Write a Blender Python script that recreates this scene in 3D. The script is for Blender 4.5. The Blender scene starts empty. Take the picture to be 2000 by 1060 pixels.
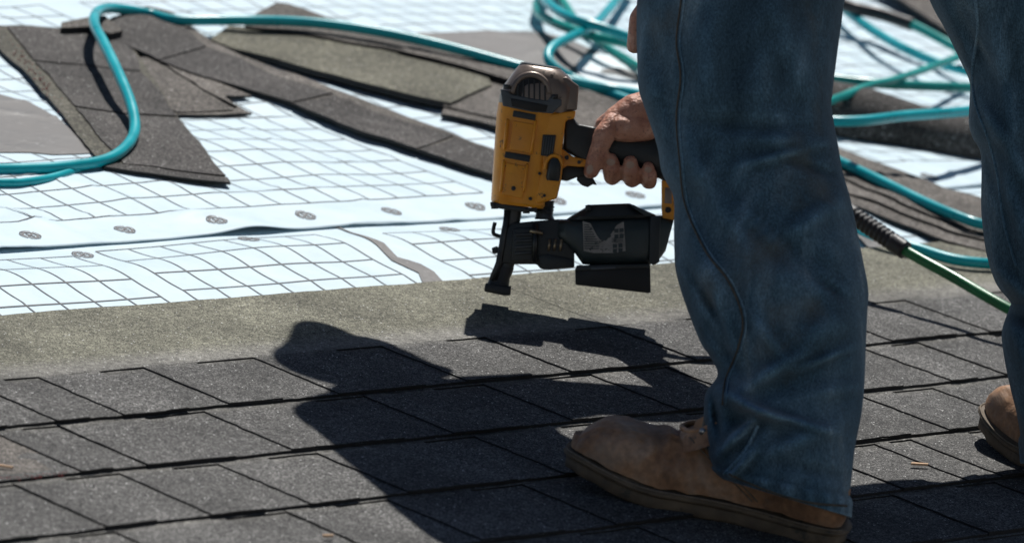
import bpy, bmesh, math, random
from mathutils import Vector, Matrix, noise
from mathutils.bvhtree import BVHTree
random.seed(7)
C = bpy.context.scene.collection

# ------------------------------------------------------------------ camera, world, sun, exposure
# Roof frame: x = along the courses, y = up the slope, z = out of the roof (metres). The roof is pitched 14.5 deg.
F = 11402.0                                   # focal length in pixels of a 2000 px wide picture
RX = ((0.690, 0.701, -0.182), (-0.053, 0.299, 0.953), (0.722, -0.648, 0.244))
def _ortho():
    u = Vector((RX[0][0], RX[1][0], RX[2][0])).normalized()
    v = Vector((RX[0][1], RX[1][1], RX[2][1])); v = (v - u*u.dot(v)).normalized()
    return u, v, u.cross(v)
CU, CV, CN = _ortho()                         # roof axes in camera axes (right, down, forward)
CO = Vector((0, 204/F, 1)) * (F/1.7502/1000)  # roof origin seen from the camera
PITCH = math.radians(14.5)
RM = Matrix.Rotation(PITCH, 4, 'X')
def cam2roof(X): d = X - CO; return Vector((d.dot(CU), -d.dot(CV), -d.dot(CN)))
def roof2cam(p): return CO + CU*p[0] - CV*p[1] - CN*p[2]
def P(x, y, h=0.0):                           # where the sight line through (x, y) meets the plane at height h over the roof
    r = Vector(((x-1000)/F, (y-530)/F, 1))
    return cam2roof(r * (CN.dot(CO - CN*h) / CN.dot(r)))
def Q(x, y, d):                               # the point at distance d (m, along the view axis)
    return cam2roof(Vector(((x-1000)/F*d, (y-530)/F*d, d)))
def depth(p): return roof2cam(p).z
UPG = Vector((0, math.sin(PITCH), math.cos(PITCH)))       # gravity's up in the roof frame
def stand(u, w, H): return Vector((u, w, 0)) + UPG*H

cam_d = bpy.data.cameras.new('camera'); cam = bpy.data.objects.new('camera', cam_d); C.objects.link(cam)
cam_d.sensor_width = 36; cam_d.lens = F/2000*36; cam_d.clip_end = 3000; cam_d.clip_start = 0.1
o_ = cam2roof(Vector((0, 0, 0)))
ax = [cam2roof(Vector(a)) - o_ for a in ((1, 0, 0), (0, -1, 0), (0, 0, -1))]
cam.matrix_world = RM @ Matrix(((ax[0].x, ax[1].x, ax[2].x, o_.x), (ax[0].y, ax[1].y, ax[2].y, o_.y), (ax[0].z, ax[1].z, ax[2].z, o_.z), (0, 0, 0, 1)))
cam_d.dof.use_dof = True; cam_d.dof.focus_distance = 6.52; cam_d.dof.aperture_fstop = 7.5
sc = bpy.context.scene; sc.camera = cam

SUN = Vector((0.505, 0.516, 0.968)).normalized()          # towards the sun, roof frame
SW = (RM.to_3x3() @ SUN).normalized()
w = bpy.data.worlds.new('World'); sc.world = w; w.use_nodes = True
nt = w.node_tree; bg = nt.nodes['Background']
sky = nt.nodes.new('ShaderNodeTexSky'); sky.sky_type = 'NISHITA'; sky.sun_disc = False
sky.sun_elevation = math.asin(SW.z); sky.sun_rotation = math.atan2(SW.x, SW.y)
sky.air_density = 0.75; sky.dust_density = 0.4; sky.ozone_density = 1.0
nt.links.new(sky.outputs[0], bg.inputs[0]); bg.inputs[1].default_value = 0.05
sl = bpy.data.lights.new('sun', 'SUN'); sl.energy = 5.0; sl.angle = math.radians(0.53); sl.color = (1.0, 0.972, 0.93)
so = bpy.data.objects.new('sun', sl); C.objects.link(so); so.location = (3, 3, 8)
so.rotation_euler = SW.to_track_quat('Z', 'Y').to_euler()
sc.view_settings.view_transform = 'Standard'; sc.view_settings.look = 'None'
sc.view_settings.exposure = -0.08; sc.view_settings.gamma = 1.0; sc.view_settings.use_curve_mapping = False

# ------------------------------------------------------------------ materials
def node_mat(name):
    m = bpy.data.materials.new(name); m.use_nodes = True
    t = m.node_tree; b = t.nodes['Principled BSDF']
    def N(kind, **kw):
        n = t.nodes.new('ShaderNode'+kind)
        for k, v in kw.items():
            if k in n.inputs.keys() if hasattr(n.inputs, 'keys') else False: n.inputs[k].default_value = v
            else: setattr(n, k, v)
        return n
    L = t.links.new
    return m, t, b, N, L
def ramp(N, stops):
    r = N('ValToRGB'); e = r.color_ramp.elements
    while len(e) < len(stops): e.new(0.5)
    for i, (p, c) in enumerate(stops):
        e[i].position = p; e[i].color = (c[0], c[1], c[2], 1) if not isinstance(c, (int, float)) else (c, c, c, 1)
    return r
def mixc(N, L, fac, a, b, blend='MIX'):
    m = N('Mix'); m.data_type = 'RGBA'; m.blend_type = blend
    for s, v in ((0, fac), (6, a), (7, b)):
        if hasattr(v, 'links'): L(v, m.inputs[s])
        else: m.inputs[s].default_value = v if s == 0 else (v[0], v[1], v[2], 1)
    return m.outputs[2]

def granule_mat(name, dark, light, zoned=False, zone_light=None, zone_olive=None, blotch=0.35):
    m, t, b, N, L = node_mat(name)
    geo = N('NewGeometry')
    vo = N('TexVoronoi'); vo.inputs['Scale'].default_value = 720; L(geo.outputs['Position'], vo.inputs['Vector'])
    sep = N('SeparateColor'); L(vo.outputs['Color'], sep.inputs[0])
    cr = ramp(N, [(0.0, tuple(c*0.28 for c in dark)), (0.45, dark), (0.8, light), (1.0, tuple(min(1, c*1.8) for c in light))])
    L(sep.outputs[0], cr.inputs[0]); col = cr.outputs[0]
    if zoned:
        tc = N('TexCoord'); xyz = N('SeparateXYZ'); L(tc.outputs['Object'], xyz.inputs[0])
        nz = N('TexNoise'); nz.inputs['Scale'].default_value = 45; L(geo.outputs['Position'], nz.inputs['Vector'])
        ad = N('Math', operation='MULTIPLY_ADD'); L(nz.outputs[0], ad.inputs[0]); ad.inputs[1].default_value = 0.022; L(xyz.outputs[1], ad.inputs[2])
        jit = N('Math', operation='MULTIPLY_ADD'); L(sep.outputs[1], jit.inputs[0]); jit.inputs[1].default_value = 0.016; L(ad.outputs[0], jit.inputs[2])
        def step(a, c):
            mr = N('MapRange'); mr.inputs[1].default_value = a; mr.inputs[2].default_value = c; L(jit.outputs[0], mr.inputs[0]); return mr.outputs[0]
        c2 = ramp(N, [(0, tuple(c*0.45 for c in zone_light)), (0.5, zone_light), (1, tuple(c*1.35 for c in zone_light))]); L(sep.outputs[2], c2.inputs[0])
        c3 = ramp(N, [(0, tuple(c*0.2 for c in zone_olive)), (0.5, zone_olive), (1, tuple(c*1.95 for c in zone_olive))]); L(sep.outputs[2], c3.inputs[0])
        col = mixc(N, L, step(0.148, 0.168), col, c2.outputs[0])
        col = mixc(N, L, step(0.180, 0.215), col, c3.outputs[0])
    n1 = N('TexNoise'); n1.inputs['Scale'].default_value = 9; n1.inputs['Detail'].default_value = 5; L(geo.outputs['Position'], n1.inputs['Vector'])
    r1 = ramp(N, [(0.3, 1-blotch), (0.7, 1+blotch*0.55)]); L(n1.outputs[0], r1.inputs[0])
    col = mixc(N, L, 1.0, col, r1.outputs[0], 'MULTIPLY')
    n2 = N('TexNoise'); n2.inputs['Scale'].default_value = 120; n2.inputs['Detail'].default_value = 3; L(geo.outputs['Position'], n2.inputs['Vector'])
    r2 = ramp(N, [(0.35, 0.72), (0.7, 1.25)]); L(n2.outputs[0], r2.inputs[0])
    col = mixc(N, L, 1.0, col, r2.outputs[0], 'MULTIPLY')
    oi = N('ObjectInfo'); ro = N('MapRange'); L(oi.outputs['Random'], ro.inputs[0]); ro.inputs[3].default_value = 0.74; ro.inputs[4].default_value = 1.06
    tone = N('CombineColor')
    for q_ in range(3): L(ro.outputs[0], tone.inputs[q_])
    col = mixc(N, L, 1.0, col, tone.outputs[0], 'MULTIPLY')
    gl = N('Math', operation='GREATER_THAN'); L(sep.outputs[2], gl.inputs[0]); gl.inputs[1].default_value = 0.9965     # scattered granules whitened, their sun glint put into the colour
    col = mixc(N, L, gl.outputs[0], col, (0.8, 0.8, 0.78))
    L(col, b.inputs['Base Color'])
    b.inputs['Roughness'].default_value = 0.85; b.inputs['Specular IOR Level'].default_value = 0.3
    bp = N('Bump'); bp.inputs['Strength'].default_value = 0.75; bp.inputs['Distance'].default_value = 0.0012
    L(sep.outputs[1], bp.inputs['Height']); L(bp.outputs[0], b.inputs['Normal'])
    return m

def plain(name, col, rough=0.5, var=0.25, vscale=30, bump=0.0, bscale=200, metal=0.0, wear=None, wear_scale=60, wear_at=0.62, spec=0.5, coat=0.0):
    m, t, b, N, L = node_mat(name)
    geo = N('NewGeometry')
    n = N('TexNoise'); n.inputs['Scale'].default_value = vscale; n.inputs['Detail'].default_value = 6; L(geo.outputs['Position'], n.inputs['Vector'])
    r = ramp(N, [(0.3, tuple(c*(1-var) for c in col)), (0.7, tuple(min(1, c*(1+var)) for c in col))]); L(n.outputs[0], r.inputs[0])
    c = r.outputs[0]
    if wear:
        n2 = N('TexNoise'); n2.inputs['Scale'].default_value = wear_scale; n2.inputs['Detail'].default_value = 8; n2.inputs['Roughness'].default_value = 0.7; L(geo.outputs['Position'], n2.inputs['Vector'])
        r2 = ramp(N, [(wear_at, 0.0), (wear_at+0.06, 1.0)]); L(n2.outputs[0], r2.inputs[0])
        c = mixc(N, L, r2.outputs[0], c, wear)
    L(c, b.inputs['Base Color'])
    rr = N('MapRange'); L(n.outputs[0], rr.inputs[0]); rr.inputs[1].default_value = 0.3; rr.inputs[2].default_value = 0.7
    rr.inputs[3].default_value = max(0.05, rough-0.08); rr.inputs[4].default_value = min(1, rough+0.12); L(rr.outputs[0], b.inputs['Roughness'])
    b.inputs['Metallic'].default_value = metal; b.inputs['Specular IOR Level'].default_value = spec
    b.inputs['Coat Weight'].default_value = coat
    if bump:
        n3 = N('TexNoise'); n3.inputs['Scale'].default_value = bscale; n3.inputs['Detail'].default_value = 5; L(geo.outputs['Position'], n3.inputs['Vector'])
        bp = N('Bump'); bp.inputs['Strength'].default_value = bump; bp.inputs['Distance'].default_value = 0.002
        L(n3.outputs[0], bp.inputs['Height']); L(bp.outputs[0], b.inputs['Normal'])
    return m

M = {}
M['roof_shingle'] = granule_mat('roof_shingle', (0.0880, 0.0859, 0.0828), (0.1850, 0.1805, 0.1720), True, (0.2600, 0.2509, 0.2254), (0.1920, 0.1872, 0.1435))
M['loose_dark'] = granule_mat('loose_dark', (0.0630, 0.0579, 0.0552), (0.1260, 0.1168, 0.1095))
M['loose_brown'] = granule_mat('loose_brown', (0.1350, 0.1216, 0.1086), (0.2300, 0.2075, 0.1840))
M['loose_olive'] = granule_mat('loose_olive', (0.1420, 0.1370, 0.1030), (0.2350, 0.2258, 0.1702))
M['loose_olive_dark'] = granule_mat('loose_olive_dark', (0.10, 0.095, 0.075), (0.18, 0.17, 0.135))
M['asphalt_edge'] = plain('asphalt_edge', (0.012, 0.012, 0.013), 0.7, 0.4, 80, 0.4, 300)
M['deck'] = plain('deck', (0.35, 0.25, 0.15), 0.8, 0.3, 8)
M['print'] = plain('print', (0.155, 0.15, 0.155), 0.7, 0.18, 60)
M['grid_print'] = plain('grid_print', (0.145, 0.155, 0.165), 0.7, 0.35, 25)
M['grey_print'] = plain('grey_print', (0.118, 0.112, 0.108), 0.6, 0.35, 16, 0.5, 120, wear=(0.19, 0.185, 0.18), wear_scale=55, wear_at=0.6)
M['white_print'] = plain('white_print', (0.72, 0.8, 0.83), 0.6, 0.06, 10)
M['red_chalk'] = plain('red_chalk', (0.5, 0.14, 0.12), 0.9, 0.4, 200)
M['teal_hose'] = plain('teal_hose', (0.002, 0.40, 0.45), 0.30, 0.18, 14, 0.05, 300, spec=0.45, wear=(0.03, 0.36, 0.40), wear_scale=40)
M['teal_green_hose'] = plain('teal_green_hose', (0.004, 0.33, 0.29), 0.3, 0.2, 14, spec=0.45)
M['green_hose'] = plain('green_hose', (0.012, 0.17, 0.055), 0.33, 0.25, 20, 0.05, 300, wear=(0.05, 0.2, 0.09), wear_scale=50)
M['hose_print'] = plain('hose_print', (0.01, 0.06, 0.075), 0.5, 0.2)
M['black_rubber'] = plain('black_rubber', (0.018, 0.018, 0.02), 0.45, 0.4, 60, 0.15, 400)
M['dark_plastic'] = plain('dark_plastic', (0.022, 0.026, 0.027), 0.42, 0.35, 30, 0.12, 500, wear=(0.075, 0.075, 0.07), wear_scale=45, wear_at=0.66)
M['magazine_plastic'] = plain('magazine_plastic', (0.028, 0.040, 0.042), 0.38, 0.3, 25, 0.1, 600, wear=(0.09, 0.09, 0.085), wear_scale=70, wear_at=0.7)
M['plate_black'] = plain('plate_black', (0.006, 0.006, 0.007), 0.5, 0.3, 40)
M['yellow_plastic'] = plain('yellow_plastic', (0.94, 0.35, 0.026), 0.38, 0.18, 26, 0.15, 350, wear=(0.26, 0.12, 0.04), wear_scale=90, wear_at=0.60)
M['bronze_metal'] = plain('bronze_metal', (0.23, 0.18, 0.15), 0.34, 0.25, 35, 0.1, 300, metal=0.35, wear=(0.05, 0.04, 0.035), wear_scale=60, wear_at=0.62)
M['steel'] = plain('steel', (0.06, 0.062, 0.064), 0.38, 0.5, 50, 0.15, 300, metal=0.7, wear=(0.2, 0.19, 0.17), wear_scale=80, wear_at=0.66)
M['bumper'] = plain('bumper', (0.075, 0.085, 0.095), 0.45, 0.3, 40, 0.1, 300, wear=(0.02, 0.02, 0.02), wear_scale=60)
M['label_print'] = plain('label_print', (0.27, 0.25, 0.23), 0.6, 0.3, 60, wear=(0.04, 0.045, 0.045), wear_scale=160, wear_at=0.56)
M['copper'] = plain('copper', (0.35, 0.27, 0.18), 0.35, 0.3, 60, metal=0.8)
M['wood_chip'] = plain('wood_chip', (0.55, 0.36, 0.22), 0.8, 0.3, 200)
M['lace'] = plain('lace', (0.2, 0.16, 0.12), 0.9, 0.3, 200)
M['eyelet'] = plain('eyelet', (0.5, 0.48, 0.45), 0.3, 0.2, metal=0.9)
M['sole'] = plain('sole', (0.135, 0.10, 0.066), 0.75, 0.35, 45, 0.3, 250, wear=(0.07, 0.06, 0.045), wear_scale=35, wear_at=0.55)
M['shirt'] = plain('shirt', (0.2, 0.2, 0.21), 0.9, 0.2, 20)
M['cap'] = plain('cap', (0.05, 0.06, 0.09), 0.9, 0.2, 20)
M['eye'] = plain('eye', (0.6, 0.58, 0.55), 0.2, 0.02)
M['hair'] = plain('hair', (0.05, 0.035, 0.025), 0.7, 0.3, 100)
M['pale_ground'] = plain('pale_ground', (0.36, 0.34, 0.30), 0.95, 0.25, 0.8)  # unseen ground, made pale to bounce fill light onto upright sides

def underlay_mat():
    m, t, b, N, L = node_mat('underlayment')
    geo = N('NewGeometry')
    n = N('TexNoise'); n.inputs['Scale'].default_value = 22; n.inputs['Detail'].default_value = 6; L(geo.outputs['Position'], n.inputs['Vector'])
    r = ramp(N, [(0.3, (0.54, 0.68, 0.755)), (0.6, (0.60, 0.735, 0.80)), (0.8, (0.65, 0.77, 0.82))]); L(n.outputs[0], r.inputs[0])
    n2 = N('TexNoise'); n2.inputs['Scale'].default_value = 130; n2.inputs['Detail'].default_value = 8; L(geo.outputs['Position'], n2.inputs['Vector'])
    r2 = ramp(N, [(0.62, 0.0), (0.8, 0.55)]); L(n2.outputs[0], r2.inputs[0])
    c = mixc(N, L, r2.outputs[0], r.outputs[0], (0.55, 0.56, 0.55))
    L(c, b.inputs['Base Color']); b.inputs['Roughness'].default_value = 0.55; b.inputs['Specular IOR Level'].default_value = 0.35
    bp = N('Bump'); bp.inputs['Strength'].default_value = 0.25; bp.inputs['Distance'].default_value = 0.002
    n3 = N('TexNoise'); n3.inputs['Scale'].default_value = 60; n3.inputs['Detail'].default_value = 4; L(geo.outputs['Position'], n3.inputs['Vector'])
    L(n3.outputs[0], bp.inputs['Height']); L(bp.outputs[0], b.inputs['Normal'])
    return m
M['underlay'] = underlay_mat()

def denim_mat():
    m, t, b, N, L = node_mat('denim')
    geo = N('NewGeometry'); tc = N('TexCoord')
    mp0 = N('Mapping'); mp0.inputs['Scale'].default_value = (13, 13, 5.5); L(geo.outputs['Position'], mp0.inputs[0])
    n = N('TexNoise'); n.inputs['Scale'].default_value = 1; n.inputs['Detail'].default_value = 6; n.inputs['Roughness'].default_value = 0.6; n.inputs['Distortion'].default_value = 0.6; L(mp0.outputs[0], n.inputs['Vector'])
    r = ramp(N, [(0.30, (0.024, 0.050, 0.072)), (0.48, (0.046, 0.092, 0.130)), (0.60, (0.082, 0.140, 0.186)), (0.72, (0.18, 0.24, 0.27))]); L(n.outputs[0], r.inputs[0])
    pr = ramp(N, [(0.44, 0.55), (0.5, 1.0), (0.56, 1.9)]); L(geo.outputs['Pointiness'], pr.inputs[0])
    fold_shade = mixc(N, L, 0.8, r.outputs[0], pr.outputs[0], 'MULTIPLY')  # valleys darkened as fold shading, ridges lightened as wear, in the colour
    mp = N('Mapping'); mp.inputs['Scale'].default_value = (900, 900, 160); L(geo.outputs['Position'], mp.inputs[0])
    n2 = N('TexNoise'); n2.inputs['Scale'].default_value = 1; n2.inputs['Detail'].default_value = 2; L(mp.outputs[0], n2.inputs['Vector'])
    r2 = ramp(N, [(0.3, 0.66), (0.7, 1.4)]); L(n2.outputs[0], r2.inputs[0])
    c = mixc(N, L, 1.0, fold_shade, r2.outputs[0], 'MULTIPLY')
    n5 = N('TexNoise'); n5.inputs['Scale'].default_value = 420; n5.inputs['Detail'].default_value = 2; L(geo.outputs['Position'], n5.inputs['Vector'])
    r5 = ramp(N, [(0.35, 0.83), (0.65, 1.19)]); L(n5.outputs[0], r5.inputs[0])
    c = mixc(N, L, 1.0, c, r5.outputs[0], 'MULTIPLY')
    n3 = N('TexNoise'); n3.inputs['Scale'].default_value = 11; n3.inputs['Detail'].default_value = 7; L(tc.outputs['Object'], n3.inputs['Vector'])
    r3 = ramp(N, [(0.58, 0.0), (0.72, 0.45)]); L(n3.outputs[0], r3.inputs[0])
    c = mixc(N, L, r3.outputs[0], c, (0.11, 0.105, 0.085))          # dust and tar smears
    L(c, b.inputs['Base Color']); b.inputs['Roughness'].default_value = 0.9; b.inputs['Specular IOR Level'].default_value = 0.15
    b.inputs['Sheen Weight'].default_value = 0.12
    bp = N('Bump'); bp.inputs['Strength'].default_value = 0.3; bp.inputs['Distance'].default_value = 0.0008
    L(n2.outputs[0], bp.inputs['Height']); L(bp.outputs[0], b.inputs['Normal'])
    return m
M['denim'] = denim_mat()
M['seam_thread'] = plain('seam_thread', (0.085, 0.075, 0.06), 0.9, 0.3, 120)
def leather_mat():
    m, t, b, N, L = node_mat('leather')
    geo = N('NewGeometry')
    n = N('TexNoise'); n.inputs['Scale'].default_value = 17; n.inputs['Detail'].default_value = 7; n.inputs['Roughness'].default_value = 0.55; n.inputs['Distortion'].default_value = 0.5; L(geo.outputs['Position'], n.inputs['Vector'])
    r = ramp(N, [(0.30, (0.15, 0.075, 0.038)), (0.45, (0.27, 0.135, 0.066)), (0.58, (0.37, 0.20, 0.105)), (0.70, (0.42, 0.28, 0.19))]); L(n.outputs[0], r.inputs[0])
    n2 = N('TexNoise'); n2.inputs['Scale'].default_value = 150; n2.inputs['Detail'].default_value = 6; L(geo.outputs['Position'], n2.inputs['Vector'])
    r2 = ramp(N, [(0.35, 0.8), (0.65, 1.18)]); L(n2.outputs[0], r2.inputs[0])
    c = mixc(N, L, 1.0, r.outputs[0], r2.outputs[0], 'MULTIPLY')
    n4 = N('TexNoise'); n4.inputs['Scale'].default_value = 14; n4.inputs['Detail'].default_value = 9; n4.inputs['Roughness'].default_value = 0.75; L(geo.outputs['Position'], n4.inputs['Vector'])
    r4 = ramp(N, [(0.50, 0.0), (0.66, 0.65)]); L(n4.outputs[0], r4.inputs[0])
    c = mixc(N, L, r4.outputs[0], c, (0.27, 0.215, 0.17))            # grey dust
    pr = ramp(N, [(0.42, 0.5), (0.5, 1.0), (0.57, 1.5)]); L(geo.outputs['Pointiness'], pr.inputs[0])  # creases darkened and ridges lightened in the colour, as relief shading
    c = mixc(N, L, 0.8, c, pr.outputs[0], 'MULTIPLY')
    L(c, b.inputs['Base Color']); b.inputs['Roughness'].default_value = 0.6
    bp = N('Bump'); bp.inputs['Strength'].default_value = 0.9; bp.inputs['Distance'].default_value = 0.006
    L(n.outputs[0], bp.inputs['Height']); L(bp.outputs[0], b.inputs['Normal'])
    return m
M['leather'] = leather_mat()
def skin_mat():
    m, t, b, N, L = node_mat('skin')
    geo = N('NewGeometry')
    n = N('TexNoise'); n.inputs['Scale'].default_value = 60; n.inputs['Detail'].default_value = 6; L(geo.outputs['Position'], n.inputs['Vector'])
    r = ramp(N, [(0.3, (0.46, 0.20, 0.13)), (0.55, (0.62, 0.31, 0.21)), (0.75, (0.70, 0.40, 0.29))]); L(n.outputs[0], r.inputs[0])
    n2 = N('TexNoise'); n2.inputs['Scale'].default_value = 330; n2.inputs['Detail'].default_value = 3; L(geo.outputs['Position'], n2.inputs['Vector'])
    r2 = ramp(N, [(0.58, 0.0), (0.70, 0.7)]); L(n2.outputs[0], r2.inputs[0])
    c = mixc(N, L, r2.outputs[0], r.outputs[0], (0.27, 0.11, 0.085))
    L(c, b.inputs['Base Color']); b.inputs['Roughness'].default_value = 0.5
    b.inputs['Subsurface Weight'].default_value = 0.12; b.inputs['Subsurface Radius'].default_value = (0.006, 0.002, 0.001)
    n3 = N('TexNoise'); n3.inputs['Scale'].default_value = 220; n3.inputs['Detail'].default_value = 6; L(geo.outputs['Position'], n3.inputs['Vector'])
    bp = N('Bump'); bp.inputs['Strength'].default_value = 0.8; bp.inputs['Distance'].default_value = 0.003
    L(n3.outputs[0], bp.inputs['Height']); L(bp.outputs[0], b.inputs['Normal'])
    return m
M['skin'] = skin_mat()
M['tongue_leather'] = plain('tongue_leather', (0.5, 0.24, 0.10), 0.7, 0.3, 40, 0.3, 300)
M['nail'] = plain('nail', (0.5, 0.33, 0.25), 0.35, 0.1)

# ------------------------------------------------------------------ object helpers (all coordinates in the roof frame)
def props(o, label=None, cat=None, group=None, kind=None):
    if label: o['label'] = label
    if cat: o['category'] = cat
    if group: o['group'] = group
    if kind: o['kind'] = kind
    return o
ORG = {}                                       # object -> roof-frame origin
def thing(name, base, label, cat, group=None):
    o = bpy.data.objects.new(name, None); C.objects.link(o); o.empty_display_size = 0.05
    base = Vector(base); o.matrix_world = RM @ Matrix.Translation(base); ORG[o.name] = base
    return props(o, label, cat, group)
def mesh_obj(name, verts, faces, mat, parent=None, smooth=False, base=None, mats=None, fmat=None):
    """verts in roof frame; parent: a thing/part made by these helpers"""
    if base is None: base = ORG[parent.name] if parent else Vector(verts[0])
    base = Vector(base)
    me = bpy.data.meshes.new(name)
    me.from_pydata([tuple(Vector(v)-base) for v in verts], [], faces)
    for mm in (mats or [mat]): me.materials.append(mm)
    if fmat: me.polygons.foreach_set('material_index', fmat)
    if smooth: me.polygons.foreach_set('use_smooth', [True]*len(me.polygons))
    me.update()
    o = bpy.data.objects.new(name, me); C.objects.link(o)
    ORG[o.name] = base
    if parent:
        o.parent = parent; o.matrix_local = Matrix.Translation(base - ORG[parent.name])
    else: o.matrix_world = RM @ Matrix.Translation(base)
    return o
def bm_obj(name, bm, mat, parent=None, smooth=False, base=None, mats=None):
    bm.verts.ensure_lookup_table(); bm.verts.index_update()
    vs = [v.co.copy() for v in bm.verts]; fs = [[v.index for v in f.verts] for f in bm.faces]; fm = [f.material_index for f in bm.faces]
    sm = [f.smooth for f in bm.faces]
    bm.free()
    o = mesh_obj(name, vs, fs, mat, parent, smooth, base, mats, fm if mats else None)
    return o

def spline(pts, per=10):
    pts = [Vector(p) for p in pts]; out = []
    n = len(pts)
    for i in range(n-1):
        p0 = pts[max(i-1, 0)]; p1 = pts[i]; p2 = pts[i+1]; p3 = pts[min(i+2, n-1)]
        for k in range(per):
            t = k/per
            out.append(0.5*((2*p1) + (p2-p0)*t + (2*p0-5*p1+4*p2-p3)*t*t + (3*p1-p0-3*p2+p3)*t**3))
    out.append(pts[-1]); return out
def tube_mesh(pts, rad, n=14, cap=True):
    pts = [Vector(p) for p in pts]; vs = []; fs = []
    rads = rad if isinstance(rad, (list, tuple)) else [rad]*len(pts)
    up = Vector((0, 0, 1)); prev = None
    for i, p in enumerate(pts):
        t = (pts[min(i+1, len(pts)-1)] - pts[max(i-1, 0)])
        t = t.normalized() if t.length > 1e-9 else Vector((1, 0, 0))
        if prev is None:
            a = t.cross(up)
            if a.length < 1e-3: a = t.cross(Vector((1, 0, 0)))
        else: a = prev - t*prev.dot(t)
        a.normalize(); b = t.cross(a); prev = a
        for k in range(n):
            th = 2*math.pi*k/n; vs.append(p + (a*math.cos(th) + b*math.sin(th))*rads[i])
    for i in range(len(pts)-1):
        for k in range(n): fs.append([i*n+k, i*n+(k+1) % n, (i+1)*n+(k+1) % n, (i+1)*n+k])
    if cap: fs.append(list(range(n))[::-1]); fs.append([(len(pts)-1)*n+k for k in range(n)])
    return vs, fs
def tube(name, pts, rad, mat, parent=None, n=14, base=None):
    vs, fs = tube_mesh(pts, rad, n); return mesh_obj(name, vs, fs, mat, parent, True, base)

def slab_mesh(poly, hf, th, cell=0.03, rough=0.0, seedv=0):
    """closed sheet: outline poly (u,w), top height hf(u,w), thickness th; edges slightly ragged"""
    pts = []
    n = len(poly)
    for i in range(n):
        a = Vector(poly[i][:2]); b = Vector(poly[(i+1) % n][:2]); L_ = (b-a).length
        k = max(1, int(L_/0.012)) if rough else max(1, int(L_/cell))
        for j in range(k):
            p = a.lerp(b, j/k)
            if rough and j > 0:
                q = noise.noise_vector(Vector((p.x*90, p.y*90, seedv)))*rough
                p = p + Vector((q.x, q.y))
            pts.append(p)
    bm = bmesh.new()
    vv = [bm.verts.new((p.x, p.y, 0)) for p in pts]
    bm.faces.new(vv); bm.normal_update()
    if bm.faces[:][0].normal.z < 0: bmesh.ops.reverse_faces(bm, faces=bm.faces[:])
    us = [p.x for p in pts]; ws = [p.y for p in pts]
    for axis, lo, hi in ((0, min(us), max(us)), (1, min(ws), max(ws))):
        c = math.ceil(lo/cell)*cell + 1e-4
        while c < hi:
            co = (c, 0, 0) if axis == 0 else (0, c, 0); no = (1, 0, 0) if axis == 0 else (0, 1, 0)
            bmesh.ops.bisect_plane(bm, geom=bm.verts[:]+bm.edges[:]+bm.faces[:], plane_co=co, plane_no=no); c += cell
    for v in bm.verts: v.co.z = hf(v.co.x, v.co.y)
    if th > 0:
        bm.faces.ensure_lookup_table()
        top = bm.faces[:]
        be = [e for e in bm.edges if e.is_boundary]
        dup = {v: bm.verts.new((v.co.x, v.co.y, v.co.z-th)) for v in bm.verts[:]}
        for f in top:
            g = bm.faces.new([dup[v] for v in reversed(f.verts)]); g.material_index = 1
        for e in be:
            f = e.link_faces[0]; a, b = e.verts
            for l in f.loops:
                if l.edge == e: a, b = l.vert, l.link_loop_next.vert
            g = bm.faces.new([b, a, dup[a], dup[b]]); g.material_index = 1
    return bm
def slab(name, poly, hf, th, mat, parent=None, base=None, cell=0.03, rough=0.0, edge=None):
    bm = slab_mesh(poly, hf, th, cell, rough, random.random()*50)
    if base is None and parent is None: base = (poly[0][0], poly[0][1], hf(poly[0][0], poly[0][1])-th)
    return bm_obj(name, bm, mat, parent, False, base, [mat, edge or M['asphalt_edge']])

# ------------------------------------------------------------------ the setting: ground far below, roof deck
ZU = -0.0183                                   # underlayment level
g = bpy.data.objects.new('ground', bpy.data.meshes.new('ground')); C.objects.link(g)
g.data.from_pydata([(-400, -400, -4.2), (400, -400, -4.2), (400, 400, -4.2), (-400, 400, -4.2)], [], [(0, 1, 2, 3)]); g.data.materials.append(M['pale_ground']); props(g, kind='structure')
def box_vf(a, b):
    x0, y0, z0 = a; x1, y1, z1 = b
    v = [(x0, y0, z0), (x1, y0, z0), (x1, y1, z0), (x0, y1, z0), (x0, y0, z1), (x1, y0, z1), (x1, y1, z1), (x0, y1, z1)]
    return v, [(3, 2, 1, 0), (4, 5, 6, 7), (0, 1, 5, 4), (1, 2, 6, 5), (2, 3, 7, 6), (3, 0, 4, 7)]
v_, f_ = box_vf((-2.6, -1.75, -0.22), (4.2, 4.2, -0.0235))
roof = props(mesh_obj('roof', v_, f_, M['deck'], base=(0, 0, 0)), kind='structure')

# ------------------------------------------------------------------ underlayment sheets
def bump(x, c, s): return math.exp(-((x-c)/s)**2)
def sm(a, b, x):
    t = min(1, max(0, (x-a)/(b-a))); return t*t*(3-2*t)
def hl(u, w_):                                 # lower sheet
    n = noise.noise(Vector((u*3.1, w_*5.0, 1.3)))*0.005 + noise.noise(Vector((u*7.0, w_*9.0, 4.1)))*0.0028
    return ZU + sm(0.360, 0.392, w_)*(0.0035 + n + 0.0075*bump(w_, 0.475+0.02*math.sin(u*6), 0.045))
def ridge(u, w_): return noise.noise(Vector((u*2.6+w_*1.3, w_*4.2-u*0.8, 7.7)))*0.0095 + noise.noise(Vector((u*6.0, w_*8.0, 2.2)))*0.0038
def creases(u, w_):
    a = abs(noise.noise(Vector((u*5.5+w_*2.0, w_*7.0-u*1.5, 3.3)))); b = abs(noise.noise(Vector((u*13.0, w_*15.0, 8.3))))
    return 0.0022*max(0.0, 1-a*5)**2 + 0.0006*max(0.0, 1-b*4)
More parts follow.
